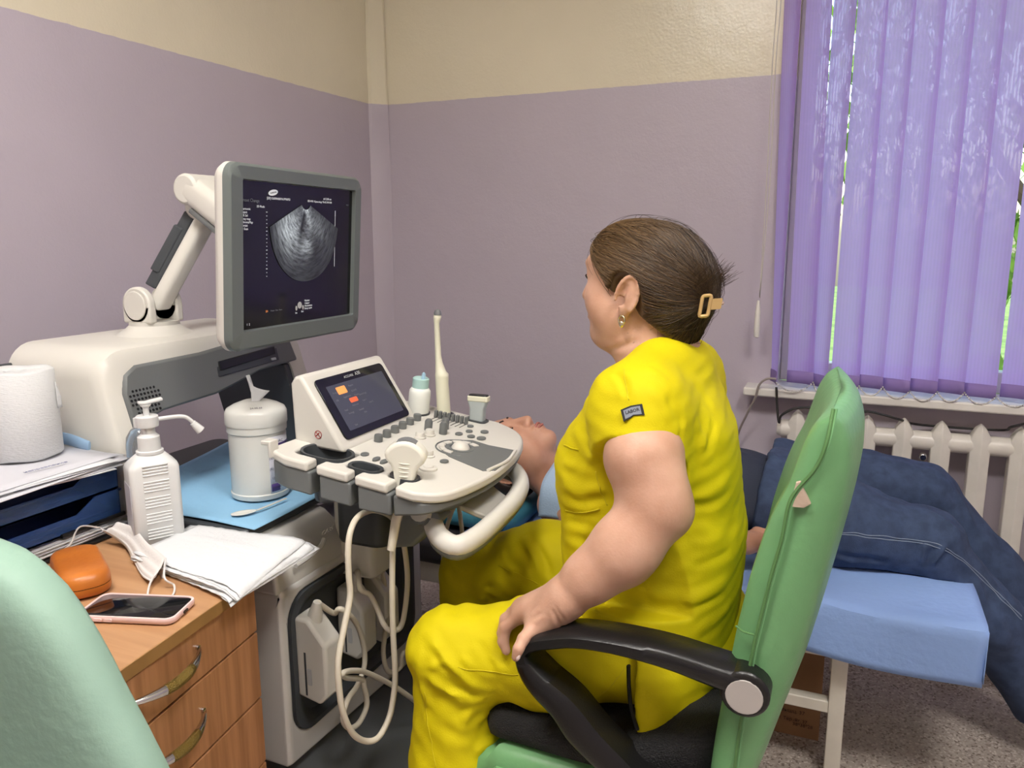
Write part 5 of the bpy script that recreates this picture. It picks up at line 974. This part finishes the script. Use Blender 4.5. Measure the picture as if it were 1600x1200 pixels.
# scrub top
T = Field((-.55, .97, .45), (-.07, 1.68, 1.17), .004)
T.torso([(.47, -.34, -.150, 1.10, 1.60), (.56, -.39, -.145, 1.108, 1.60), (.64, -.43, -.143, 1.13, 1.59), (.72, -.455, -.138, 1.15, 1.57), (.785, -.462, -.136, 1.165, 1.555), (.845, -.462, -.147, 1.175, 1.545), (.91, -.452, -.153, 1.175, 1.545), (.97, -.440, -.165, 1.175, 1.55), (1.02, -.420, -.192, 1.185, 1.545), (1.055, -.385, -.215, 1.22, 1.51)], .03, 2.25)
for s, y in ((-1, 1.20), (1, 1.53)):
    T.cone((-.292, y, 1.022), (-.278, y+s*.05, .93), .074, .073, .04); T.cone((-.295, y, 1.03), (-.298, 1.365+s*.05, 1.065), .066, .058, .04)
T.ell((-.272, 1.38, 1.072), (.052, .10, .045), .03); T.ell((-.388, 1.28, .90), (.072, .08, .085), .04); T.ell((-.40, 1.45, .90), (.072, .085, .09), .04)
# openings: neck, sleeves, hem
T.cone((-.318, 1.382, 1.045), (-.35, 1.39, 1.16), .060, .078, .004, '-'); T.cone((-.40, 1.385, 1.03), (-.42, 1.385, 1.12), .03, .05, .004, '-')
T.plane(at(990, 668, y=1.075), (.02, -.62, -.78), lo=(-.55, .97, .7), hi=(-.07, 1.182, 1.17)); T.plane((-.28, 1.66, .985), (0, .62, -.78), lo=(-.55, 1.56, .7), hi=(-.07, 1.68, 1.17))
T.plane((-.275, 1.2, .64), (-1, 0, -.12), lo=(-.55, .97, .45), hi=(-.23, 1.68, .655)); T.plane((-.2, 1.2, .492), (.15, 0, -1))
V, F = T.mesh(2); del T
sp_f = [([(1040, 615), (1052, 640), (1070, 668)], .010, -.009), ([(1060, 632), (1066, 660), (1064, 694)], .007, -.006), ([(1088, 652), (1096, 690), (1104, 726)], .013, .010), ([(1114, 655), (1108, 690), (1098, 718)], .010, -.008), ([(1072, 784), (1105, 772), (1140, 744)], .014, .010), ([(1078, 790), (1110, 786), (1146, 762)], .009, -.009), ([(1080, 822), (1115, 832), (1150, 796)], .014, .009), ([(1074, 842), (1112, 848), (1155, 822)], .012, .008), ([(1080, 884), (1112, 874), (1142, 856)], .010, -.009), ([(1062, 934), (1096, 926), (1134, 905)], .012, .009), ([(1070, 950), (1104, 942), (1136, 925)], .008, -.008), ([(1085, 985), (1115, 965), (1140, 940)], .012, .008), ([(1090, 1065), (1110, 1050), (1128, 1030)], .010, -.007),
        ([(896, 668), (910, 692), (930, 720), (948, 734)], .012, .010), ([(905, 672), (920, 690), (940, 712)], .008, -.006), ([(878, 752), (905, 768), (955, 760)], .014, .010), ([(880, 770), (910, 782), (945, 775)], .009, -.007), ([(882, 798), (905, 804), (940, 806)], .006, -.008), ([(884, 822), (905, 832), (928, 832)], .013, .011), ([(882, 842), (900, 852), (916, 852)], .010, .008), ([(886, 812), (905, 816), (930, 818)], .007, -.006), ([(878, 720), (890, 728), (902, 726)], .010, .006),
        ([(960, 580), (975, 600), (980, 622)], .006, -.003), ([(1000, 575), (1030, 590), (1050, 612)], .012, .006), ([(935, 600), (920, 625), (912, 655)], .013, -.006), ([(1010, 600), (1036, 628), (1050, 660)], .012, .005), ([(1080, 590), (1100, 620), (1112, 650)], .014, -.004), ([(995, 880), (1040, 900), (1080, 885)], .012, .006), ([(1000, 935), (1030, 950), (1060, 945)], .010, -.005)]
V = crease(V, F, sp_f, .30); N = normals(V, F); V = V+N*(.0022*vnoise(V*np.array([1.6, 1, .6]), 22, 3)+.0012*vnoise(V*np.array([1, 1, 2.2]), 48, 4))[:, None]; V = relax(V, F, .4)
tp2 = ob('scrub_top', (V, F), 'scrub_yellow', doc, smooth=180, label='short-sleeved bright yellow scrub top'); tV, tF = V, F
seam('sleeve_seam', V, F, [(974, 577), (978, 600), (982, 625)], .0007, 'scrub_seam', tp2); seam('pocket_edge', V, F, [(882, 696), (892, 700), (904, 703)], .0015, 'scrub_yellow', tp2); seam('pocket_seam', V, F, [(884, 798), (910, 801), (938, 796)], .0012, 'scrub_seam', tp2); seam('side_seam', V, F, [(930, 735), (938, 765), (948, 790)], .0012, 'scrub_seam', tp2)
sl_ = spl([at(985, 1034, y=1.13), at(986, 1070, y=1.125), at(990, 1105, y=1.118), at(999, 1134, y=1.11)], 6); ob('slit_piping', tube(sl_-np.array([0, .012, 0]), .006, 6, sx=1, sy=.5), 'piping_black', tp2)
# sleeve patch
cn = onsurf(V, [(970, 640), (1004, 631), (1006, 649), (990, 648), (974, 655)], 5); cen = cn.mean(0); nn = np.array([.05, -.93, .36]); nn /= np.linalg.norm(nn)
u_ = cn[1]-cn[0]; u_ -= (u_@nn)*nn; u_ /= np.linalg.norm(u_); v_ = np.cross(nn, u_); PB2 = np.stack([u_, v_, nn], 1); off = max(float((q-cen)@nn) for q in cn)+.002
shp = [(-.0165, .0085), (0, .0105), (.0165, .0085), (.0160, -.0085), (.006, -.0065), (0, -.005), (-.006, -.0075), (-.0165, -.0095)]
pt_ = ob('sleeve_patch', prism(shp, -.006, 0, PB2, cen+nn*off), 'patch_black', tp2, label='small black and grey badge'); ob('patch_field', prism([(a*.78, b*.74) for a, b in shp], 0, .0004, PB2, cen+nn*off), 'patch_grey', pt_); text('patch_writing', 'LABOR', .0068, 'patch_black', pt_, cen+nn*(off+.0006)+v_*.0016, u_, v_, .0001, True)
# trousers
L_ = Field((-.90, .98, .05), (-.09, 1.68, .76), .005)
L_.ell((-.245, 1.36, .585), (.13, .20, .075), .04); L_.cone((-.27, 1.25, .598), (-.44, 1.18, .588), .092, .088, .05); L_.cone((-.44, 1.18, .588), (-.592, 1.128, .580), .088, .074, .04); L_.ell((-.615, 1.118, .585), (.055, .058, .060), .03)
L_.cone((-.592, 1.125, .575), (-.585, 1.115, .38), .070, .078, .03); L_.cone((-.585, 1.115, .38), (-.575, 1.11, .13), .078, .074, .04)
L_.cone((-.27, 1.46, .615), (-.56, 1.485, .60), .098, .09, .05); L_.cone((-.56, 1.485, .60), (-.735, 1.495, .545), .09, .074, .04); L_.cone((-.735, 1.495, .54), (-.75, 1.50, .30), .072, .078, .03); L_.cone((-.75, 1.50, .30), (-.745, 1.50, .12), .078, .072, .03)
L_.plane((0, 0, .085), (0, 0, -1)); V, F = L_.mesh(2)
V = crease(V, F, [([(668, 982), (691, 1024), (733, 1070), (773, 1084)], .012, .011), ([(662, 1052), (692, 1075), (738, 1096), (770, 1086)], .012, .012), ([(672, 1010), (690, 1042), (720, 1065)], .008, -.008), ([(697, 1080), (722, 1084), (738, 1092)], .007, .008), ([(670, 1046), (696, 1030)], .008, .007), ([(719, 1024), (738, 1046)], .008, .005), ([(745, 1000), (776, 1046)], .009, -.005), ([(762, 1020), (788, 1050)], .008, .005), ([(720, 1132), (735, 1110), (762, 1102)], .010, .009), ([(750, 1142), (764, 1124), (772, 1118)], .009, -.008), ([(652, 1040), (660, 1080), (672, 1110)], .012, .008), ([(740, 1180), (760, 1165), (774, 1150)], .012, .008), ([(690, 1130), (720, 1150), (745, 1150)], .012, -.005),
                  ([(740, 876), (762, 916), (800, 942)], .012, -.012), ([(732, 890), (750, 935), (770, 955)], .012, .010), ([(782, 858), (800, 890), (826, 925)], .010, .008), ([(820, 838), (836, 872), (846, 910)], .012, .009), ([(700, 905), (710, 940), (712, 965)], .014, -.008), ([(840, 850), (852, 880), (860, 905)], .010, -.008), ([(660, 1000), (656, 1060), (662, 1130)], .010, .005)])
N = normals(V, F); V = V+N*(.002*vnoise(V, 30, 8)+.0015*vnoise(V, 70, 9))[:, None]; V = relax(V, F, .4)
tr2 = ob('scrub_trousers', (V, F), 'scrub_yellow', doc, smooth=180, label='bright yellow scrub trousers')
seam('outer_seam', V, F, [(664, 1080), (668, 1120), (674, 1160), (682, 1198)], .0007, 'scrub_seam', tr2); seam('pocket_seam', V, F, [(716, 1045), (760, 1050), (810, 1054)], .0007, 'scrub_seam', tr2); seam('thigh_seam', V, F, [(780, 884), (820, 902), (856, 922)], .0009, 'scrub_yellow', tr2); seam('pocket_seam', V, F, [(930, 1095), (960, 1065), (978, 1042)], .0007, 'scrub_seam', tr2)
for x, y in ((-.62, 1.105), (-.79, 1.5)):
    ob('shoe', loft([[(x+.02+a*s-(.05 if a < 0 else 0), y+b*s, z) for a, b in circ(.085, 20, 0, 0, .042)] for s, z in ((.95, .0 if x > -.7 else .158), (1, .02 if x > -.7 else .17), (.95, .05 if x > -.7 else .2), (.6, .085 if x > -.7 else .225))]), 'shoe_white', doc, smooth=60)
# hair: cap, bun and combed strands running to the clip
hw_ = [(( -.024, 0, .014), (.104, .0855, .0935)), ((-.075, .0, -.012), (.066, .072, .070)), ((-.056, 0, -.078), (.056, .060, .060)), ((.026, 0, .044), (.066, .074, .062))]
def hsdf(P):
    d = None; q = (P-HC)@HB
    for c, r in hw_:
        x = (q-np.array(c)); r = np.array(r); k0 = np.linalg.norm(x/r, axis=1); k1 = np.linalg.norm(x/r**2, axis=1)+1e-6; e = k0*(k0-1)/k1
        if d is None: d = e
        else: t = np.maximum(.03-np.abs(d-e), 0)/.03; d = np.minimum(d, e)-t*t*.03*.25
    return d
Hf = Field((-.50, 1.25, 1.06), (-.16, 1.53, 1.345), .003)
for c, r in hw_: Hf.ell(h(*c), r, .03, '+', HB)
def inv(p): return HB@np.array(p)
Hf.plane(h(.052, 0, .032), inv((.80, 0, -.60)))
Hf.plane(h(-.032, 0, -.048), inv((.60, 0, -.80)), lo=h(.13, .13, -.2).min()*0+np.array([-.50, 1.25, 1.06]), hi=np.array([-.16, 1.53, HC[2]+.004]))
for q in (1, -1): Hf.ell(h(-.016, q*.088, -.026), (.030, .030, .044), .006, '-', HB)
Hf.ell(h(.07, 0, -.03), (.07, .075, .062), .006, '-', HB)
V, F = Hf.mesh(3); del Hf
hair = ob('hair', (V, F), 'hair_brown', doc, smooth=180, label='brown hair pulled back into a clip')
rs = np.random.RandomState(4); tgt = h(-.135, .012, -.022)
def flow(P0, steps, st, lift, wob):
    P = P0.copy(); out = [P.copy()]
    for k in range(steps):
        d = tgt-P; dist = np.linalg.norm(d, axis=1, keepdims=True); d /= dist+1e-9
        g = np.stack([hsdf(P+np.eye(3)[i]*.002)-hsdf(P-np.eye(3)[i]*.002) for i in range(3)], 1); g /= np.linalg.norm(g, axis=1, keepdims=True)+1e-9
        d += wob; d -= (d*g).sum(1, keepdims=True)*g; d /= np.linalg.norm(d, axis=1, keepdims=True)+1e-9
        P = P+d*np.minimum(st, dist*.6); P = P-g*(hsdf(P)-lift)[:, None]; out.append(P.copy())
    return np.stack(out, 1)
idx = rs.choice(len(V), 9000); st0 = V[idx]; N0 = normals(V, F)[idx]; keep = (np.abs(hsdf(st0)) < .005); st0 = st0[keep]
S_ = flow(st0, 13, .0085, rs.uniform(.0002, .0022, len(st0)), rs.normal(0, .14, (len(st0), 3))*np.array([1, 1, .8]))
q_ = (S_-HC)@HB; er = (((q_[..., 0]+.016)/.030)**2+((q_[..., 2]+.024)/.047)**2 < 1) & (np.abs(q_[..., 1]) > .055); first = np.where(er.any(1), er.argmax(1), 99)
for i_ in np.where(first < 99)[0]: S_[i_, max(first[i_]-1, 0):] = S_[i_, max(first[i_]-1, 0)]+np.arange(14-max(first[i_]-1, 0))[:, None]*1e-5
S_ = S_[first > 1]
# a few loose hairs and the tuft above the clip
rv, rf = [], []
def ribbon(paths, r):
    n_, k_ = paths.shape[:2]; T_ = np.gradient(paths, axis=1); T_ /= np.linalg.norm(T_, axis=2, keepdims=True)+1e-9
    u = np.cross(T_, np.array([.3, .5, .81])); u /= np.linalg.norm(u, axis=2, keepdims=True)+1e-9; v = np.cross(T_, u); w = (r*np.linspace(1, .55, k_))[None, :, None]
    R3 = np.stack([paths+w*(math.cos(a)*u+math.sin(a)*v) for a in (0, 2.094, 4.189)], 2).reshape(-1, 3)
    i = np.arange(n_)[:, None, None]; j = np.arange(k_-1)[None, :, None]; c = np.arange(3)[None, None, :]; b0 = (i*k_+j)*3
    return R3, np.stack([b0+c, b0+(c+1) % 3, b0+3+(c+1) % 3, b0+3+c], 3).reshape(-1, 4)
tuft = []
fl = flow(st0[rs.choice(len(st0), 150)], 13, .0085, rs.uniform(.003, .009, 150), rs.normal(0, .25, (150, 3)))
ql = (fl-HC)@HB; ok_ = ~((((ql[..., 0]+.010)/.055)**2+((ql[..., 2]+.03)/.06)**2 < 1) & (np.abs(ql[..., 1]) > .05)).any(1)
for p_ in fl[ok_]: tuft.append(list(p_))
for k in range(260):
    a = rs.uniform(-1, 1); b = rs.uniform(0, 1); p0 = h(-.118+.02*b, .045*a, -.02+.02*b); d = HB@np.array([-.55-.3*rs.rand(), .25*a, 1.0*rs.uniform(.3, 1.1)]); d /= np.linalg.norm(d); ln = rs.uniform(.02, .058)
    c = HB@np.array([-.25, .1*a, .15]); tuft.append([p0+d*ln*t+c*ln*t*t*.6 for t in np.linspace(0, 1, 14)])
for k in range(24):
    p0 = h(rs.uniform(-.07, -.02), rs.uniform(.02, .06), rs.uniform(-.10, -.05)); d = HB@np.array([rs.uniform(-.9, .2), rs.uniform(-.2, .4), rs.uniform(-.9, -.2)]); ln = rs.uniform(.015, .045); c = HB@np.array(rs.normal(0, .5, 3)); tuft.append([p0+d*ln*t+c*ln*t*t for t in np.linspace(0, 1, 14)])
R1 = ribbon(S_, .00065); R2 = ribbon(np.array(tuft), .0004); hs_ = ob('hair_strands', (np.concatenate([R1[0], R2[0]]), np.concatenate([R1[1], R2[1]+len(R1[0])])), 'hair_strand', hair, smooth=180); hs_['kind'] = 'stuff'
f0 = np.clip((((S_[:, 0]-HC)@HB)[:, 0]+.10)/.16, 0, 1); tn_ = np.concatenate([np.clip(.12+.75*f0+rs.normal(0, .22, len(f0)), 0, 1.2), np.clip(rs.normal(.2, .15, len(tuft)), 0, 1)])
c0_, c1_ = np.array(lin((36, 24, 17))), np.array(lin((112, 87, 57))); tc_ = np.repeat(c0_+(c1_-c0_)*tn_[:, None], 14*3, 0); at_ = hs_.data.color_attributes.new('tone', 'FLOAT_COLOR', 'POINT'); at_.data.foreach_set('color', np.concatenate([tc_, np.ones((len(tc_), 1))], 1).ravel())
# claw clip
cA = at(1102, 478, y=1.308); CB = np.stack([np.array([.93, .35, .08]), np.array([.14, 0, 1.]), np.array([.35, -.93, .0])], 1); CB = np.stack([q/np.linalg.norm(q) for q in CB.T], 1)
rc_ = [cA+CB[:, 0]*a+CB[:, 1]*b for a, b in rrect(.014, .034, .003, 2)]; cl_ = ob('hair_clip', tube(rc_, .0032, 8, closed=True), 'clip_gold', doc, label='gold-beige claw clip'); ob('clip_tab', prism(rrect(.020, .018, .002, 2, .016, .002), -.002, .002, CB, cA), 'clip_gold', cl_); ob('clip_jaw', tube(spl([cA+CB[:, 0]*.02, cA+CB[:, 0]*.022+np.array([0, .04, 0]), cA+CB[:, 0]*.006+np.array([0, .06, 0])], 5), .003, 6), 'clip_gold', cl_)
# ------------------------------------------------------------------ patient lying on the couch
mat('denim', (60, 76, 106), rough=.85, col2=(47, 61, 88), vscale=40, bump=.25, bscale=500); mat('denim_stitch', (128, 140, 160), rough=.8); mat('napkin_blue', (168, 192, 218), rough=.85, bump=.25, bscale=200); mat('shirt_navy', (44, 50, 66), rough=.85, bump=.2, bscale=200); mat('sock_grey', (120, 118, 116), rough=.9); mat('pearl', (236, 228, 214), rough=.2); mat('patient_hair', (44, 34, 30), rough=.5)
pf = np.array([.12, -.06, 1]); pf /= np.linalg.norm(pf); pu = np.array([-1, .0, .02]); pu -= (pu@pf)*pf; pu /= np.linalg.norm(pu); plft = np.cross(pu, pf)
PB_ = np.stack([pf, plft, pu], 1); PC = np.array([-.850, 2.0, .672]); ps_ = 1.08
def hp_(f, l, u): return PC+ps_*(PB_@np.array([f, l, u]))
B = Field((-1.06, 1.80, .475), (-.02, 2.47, .84), .0035)
head(B, hp_, PB_, ps_, 1.0)
B.cone(hp_(-.012, 0, -.07), (-.70, 2.09, .585), .056, .062, .03); B.ell((-.70, 2.10, .585), (.09, .17, .07), .05)
B.ell((-.54, 2.12, .60), (.20, .175, .095), .04); B.ell((-.30, 2.13, .60), (.2, .165, .10), .05)
B.chain([(-.69, 1.925, .575), (-.56, 1.885, .555), (-.43, 1.87, .545), (-.30, 1.88, .545), (-.19, 1.893, .557)], [.058, .05, .043, .037, .026], .03)
for k, (dx, dz) in enumerate(((.075, .012), (.085, .006), (.085, -.002), (.07, -.012))):
    p = np.array([-.19, 1.893, .557]); y = -.024+.016*k; B.cone(p, p+(.05, y, dz+.012), .02, .0125, .015); B.chain([p+(.05, y, dz+.012), p+(dx+.005, y*1.1, dz+.002), p+(dx+.02, y*1.1, dz-.018)], [.0115, .0095, .0075], .003)
B.chain([(-.19, 1.893, .557), (-.17, 1.925, .575), (-.135, 1.935, .575)], [.018, .0125, .009], .01)
B.chain([(-.68, 2.30, .58), (-.55, 2.36, .55), (-.42, 2.37, .54), (-.28, 2.34, .55), (-.18, 2.33, .56), (-.11, 2.33, .56)], [.058, .05, .043, .037, .026, .018], .03)
B.plane((0, 0, .4805), (0, 0, -1)); V, F = B.mesh(2)
pt = tag(ob('person', (V, F), 'skin_patient', None, smooth=180), 'person in blue jeans lying face up on the couch behind the doctor', 'person')
for q in (1, -1):
    ob('eyelash', tube(spl([hp_(.080, q*.045, .004), hp_(.089, q*.038, .0015), hp_(.091, q*.028, .002), hp_(.088, q*.020, .006)], 5), .0018, 6), 'brow_dark', pt); ob('eyebrow', tube(spl([hp_(.072, q*.055, .033), hp_(.088, q*.043, .041), hp_(.096, q*.026, .040), hp_(.098, q*.013, .036)], 5), [.0012]*3+[.0026]*9+[.003]*4, 6, sy=.6), 'brow_dark', pt); ob('eyelid', sphere(hp_(.0765, q*.031, .009), .0125*ps_, 14, 10), 'skin_patient', pt, smooth=180)
ob('lips', join(tube(spl([hp_(.095, -.021, -.058), hp_(.106, -.008, -.0545), hp_(.106, .008, -.0545), hp_(.095, .021, -.058)], 5), [.0015]*3+[.0036]*10+[.0015]*3, 6), tube(spl([hp_(.095, -.019, -.060), hp_(.105, -.007, -.0655), hp_(.105, .007, -.0655), hp_(.095, .019, -.060)], 5), [.0015]*3+[.004]*10+[.0015]*3, 6)), 'lip', pt, smooth=180)
for i, l in enumerate((.082, .086)): ob('earring', sphere(hp_(-.008-.004*i, -l, -.058-.008*i), .0052, 12, 8), 'pearl', pt, smooth=180)
Hf = Field((-1.10, 1.85, .56), (-.80, 2.22, .80), .004)
for c, r in (((-.014, 0, .026), (.102, .083, .094)), ((-.05, 0, .0), (.07, .082, .08))): Hf.ell(hp_(*c), np.array(r)*ps_, .03, '+', PB_)
Hf.plane(hp_(.050, 0, .040), PB_@np.array((.80, 0, -.60))); Hf.plane(hp_(-.02, 0, -.045), PB_@np.array((.1, 0, -1.)))
for q in (1, -1): Hf.ell(hp_(-.016, q*.088, -.026), np.array((.030, .030, .044))*ps_, .006, '-', PB_)
V2, F2 = Hf.mesh(2); ob('hair', (V2, F2), 'patient_hair', pt, smooth=180)
# dark top and jeans
J_ = Field((-.68, 1.84, .47), (-.05, 2.42, .78), .006)
J_.ell((-.46, 2.12, .59), (.20, .188, .118), .04); J_.ell((-.28, 2.125, .60), (.22, .18, .122), .05); J_.plane((0, 0, .48), (0, 0, -1)); J_.plane((-.57, 0, 0), (-1, 0, .2)); V3, F3 = J_.mesh(2); N = normals(V3, F3); ob('top', (V3+N*(.004*vnoise(V3, 30, 5))[:, None], F3), 'shirt_navy', pt, smooth=180)
J_ = Field((-.36, 1.86, .02), (.72, 2.52, .82), .006)
J_.ell((-.17, 2.15, .60), (.15, .185, .132), .05)
J_.cone((-.16, 2.07, .598), (.03, 2.075, .570), .112, .104, .05); J_.cone((.03, 2.075, .570), (.195, 2.09, .548), .104, .086, .04); J_.ell((.225, 2.09, .555), (.07, .075, .072), .03)
J_.cone((.215, 2.09, .54), (.37, 2.12, .355), .080, .076, .04); J_.cone((.37, 2.12, .355), (.525, 2.16, .145), .076, .082, .04)
J_.cone((-.16, 2.27, .615), (.04, 2.30, .612), .112, .10, .014); J_.cone((.04, 2.30, .612), (.205, 2.32, .605), .10, .086, .014); J_.ell((.235, 2.32, .602), (.07, .075, .072), .014)
J_.cone((.225, 2.32, .585), (.40, 2.33, .405), .080, .076, .014); J_.cone((.40, 2.33, .405), (.56, 2.34, .20), .076, .082, .014)
J_.plane((-.24, 0, 0), (-1, 0, .1)); J_.plane((.515, 2.2, .125), (.6, 0, -.8), lo=(.3, 1.86, .02), hi=(.72, 2.235, .5)); J_.plane((0, 0, .482), (0, 0, -1), lo=(-.36, 1.86, .02), hi=(.27, 2.52, .5))
V, F = J_.mesh(2)
V = crease(V, F, [([(1435, 880), (1440, 862), (1446, 850)], .010, .014), ([(1455, 885), (1470, 868), (1478, 850)], .010, .014), ([(1448, 890), (1456, 870), (1462, 856)], .008, -.012), ([(1300, 865), (1340, 872), (1390, 880)], .012, -.010), ([(1360, 755), (1400, 775), (1440, 780)], .014, .008), ([(1180, 700), (1210, 715), (1240, 735)], .012, .012), ([(1330, 760), (1345, 790), (1350, 820)], .012, -.008), ([(1500, 870), (1530, 910), (1545, 950)], .012, .010), ([(1520, 850), (1560, 910), (1585, 960)], .012, -.008), ([(1450, 800), (1480, 815), (1500, 840)], .012, .009), ([(1560, 960), (1570, 990), (1575, 1020)], .012, .010), ([(1470, 755), (1500, 785), (1525, 830)], .012, .008)])
N = normals(V, F); V = V+N*(.0028*vnoise(V, 28, 12)+.0018*vnoise(V, 65, 13))[:, None]; V = relax(V, F, .4)
jn = ob('jeans', (V, F), 'denim', pt, smooth=180, label='dark blue denim jeans')
for k in (0, 4): seam('stitching', V, F, [(1297, 830+k), (1363, 836+k), (1427, 844+k), (1478, 856+k), (1523, 890+k), (1561, 928+k), (1597, 964+k)], .0012, 'denim_stitch', jn)
seam('pocket_stitching', V, F, [(1166, 682), (1185, 690), (1215, 708), (1238, 730)], .0012, 'denim_stitch', jn)
for y, z in ((2.165, .115), (2.325, .16)):
    x = .555 if y < 2.2 else .60; ob('sock', tube(spl([(x-.03, y, z+.06), (x+.02, y, z-.01), (x+.06, y, z-.045), (x+.14, y, z-.055), (x+.17, y, z-.055)], 5), np.interp(np.linspace(0, 1, 21), [0, .4, .8, 1], [.045, .042, .036, .012]), 14), 'sock_grey', pt, smooth=180)
# napkin over the chest
nc = thing('chest_napkin', 'pale blue paper napkin laid over the patient\'s chest', 'napkin', (-.62, 1.98, .66))
nyz = spl([(0, 1.860, .560), (0, 1.868, .615), (0, 1.895, .650), (0, 1.96, .672), (0, 2.08, .705), (0, 2.18, .700)], 8)
ob('napkin', sheet(22, len(nyz), lambda u, v: (-.722+.20*u, nyz[int(round(v*(len(nyz)-1)))][1], nyz[int(round(v*(len(nyz)-1)))][2]+.003*math.sin(8*u+5*v))), 'napkin_blue', nc, smooth=180, solid=.0012)
# pair of shoes on the floor beyond the couch
mat('shoe_brown', (112, 84, 66), rough=.6); mat('sole_cream', (206, 192, 168), rough=.6)
for k, (px, py, yaw) in enumerate(((1548, 1046, 1.35), (1503, 1049, 1.5))):
    c = at(px, py, z=0)+np.array([-.02 if k == 0 else -.03, .06, 0]); G = rotm(0, 0, yaw)
    s_ = thing('shoe', ('brown shoe with cream sole on the floor, nearer the radiator end', 'brown shoe with cream sole mostly hidden behind the blue sheet')[k], 'shoe', c, 'pair of shoes on the floor')
    def ring(s, z, dx=0): return [c+G@np.array([a*s+dx-.02*math.cos(math.pi*a/.12), b*s*(1+.15*(a/.12)), z]) for a, b in circ(.13, 24, 0, 0, .042)]
    ob('sole', loft([ring(1, .0005), ring(1.02, .012), ring(1.0, .025)]), 'sole_cream', s_, smooth=50); ob('upper', loft([ring(.97, .025), ring(.95, .045, -.004), ring(.8, .065, -.02), ring(.55, .08, -.05), ring(.45, .082, -.055)]), 'shoe_brown', s_, smooth=60)
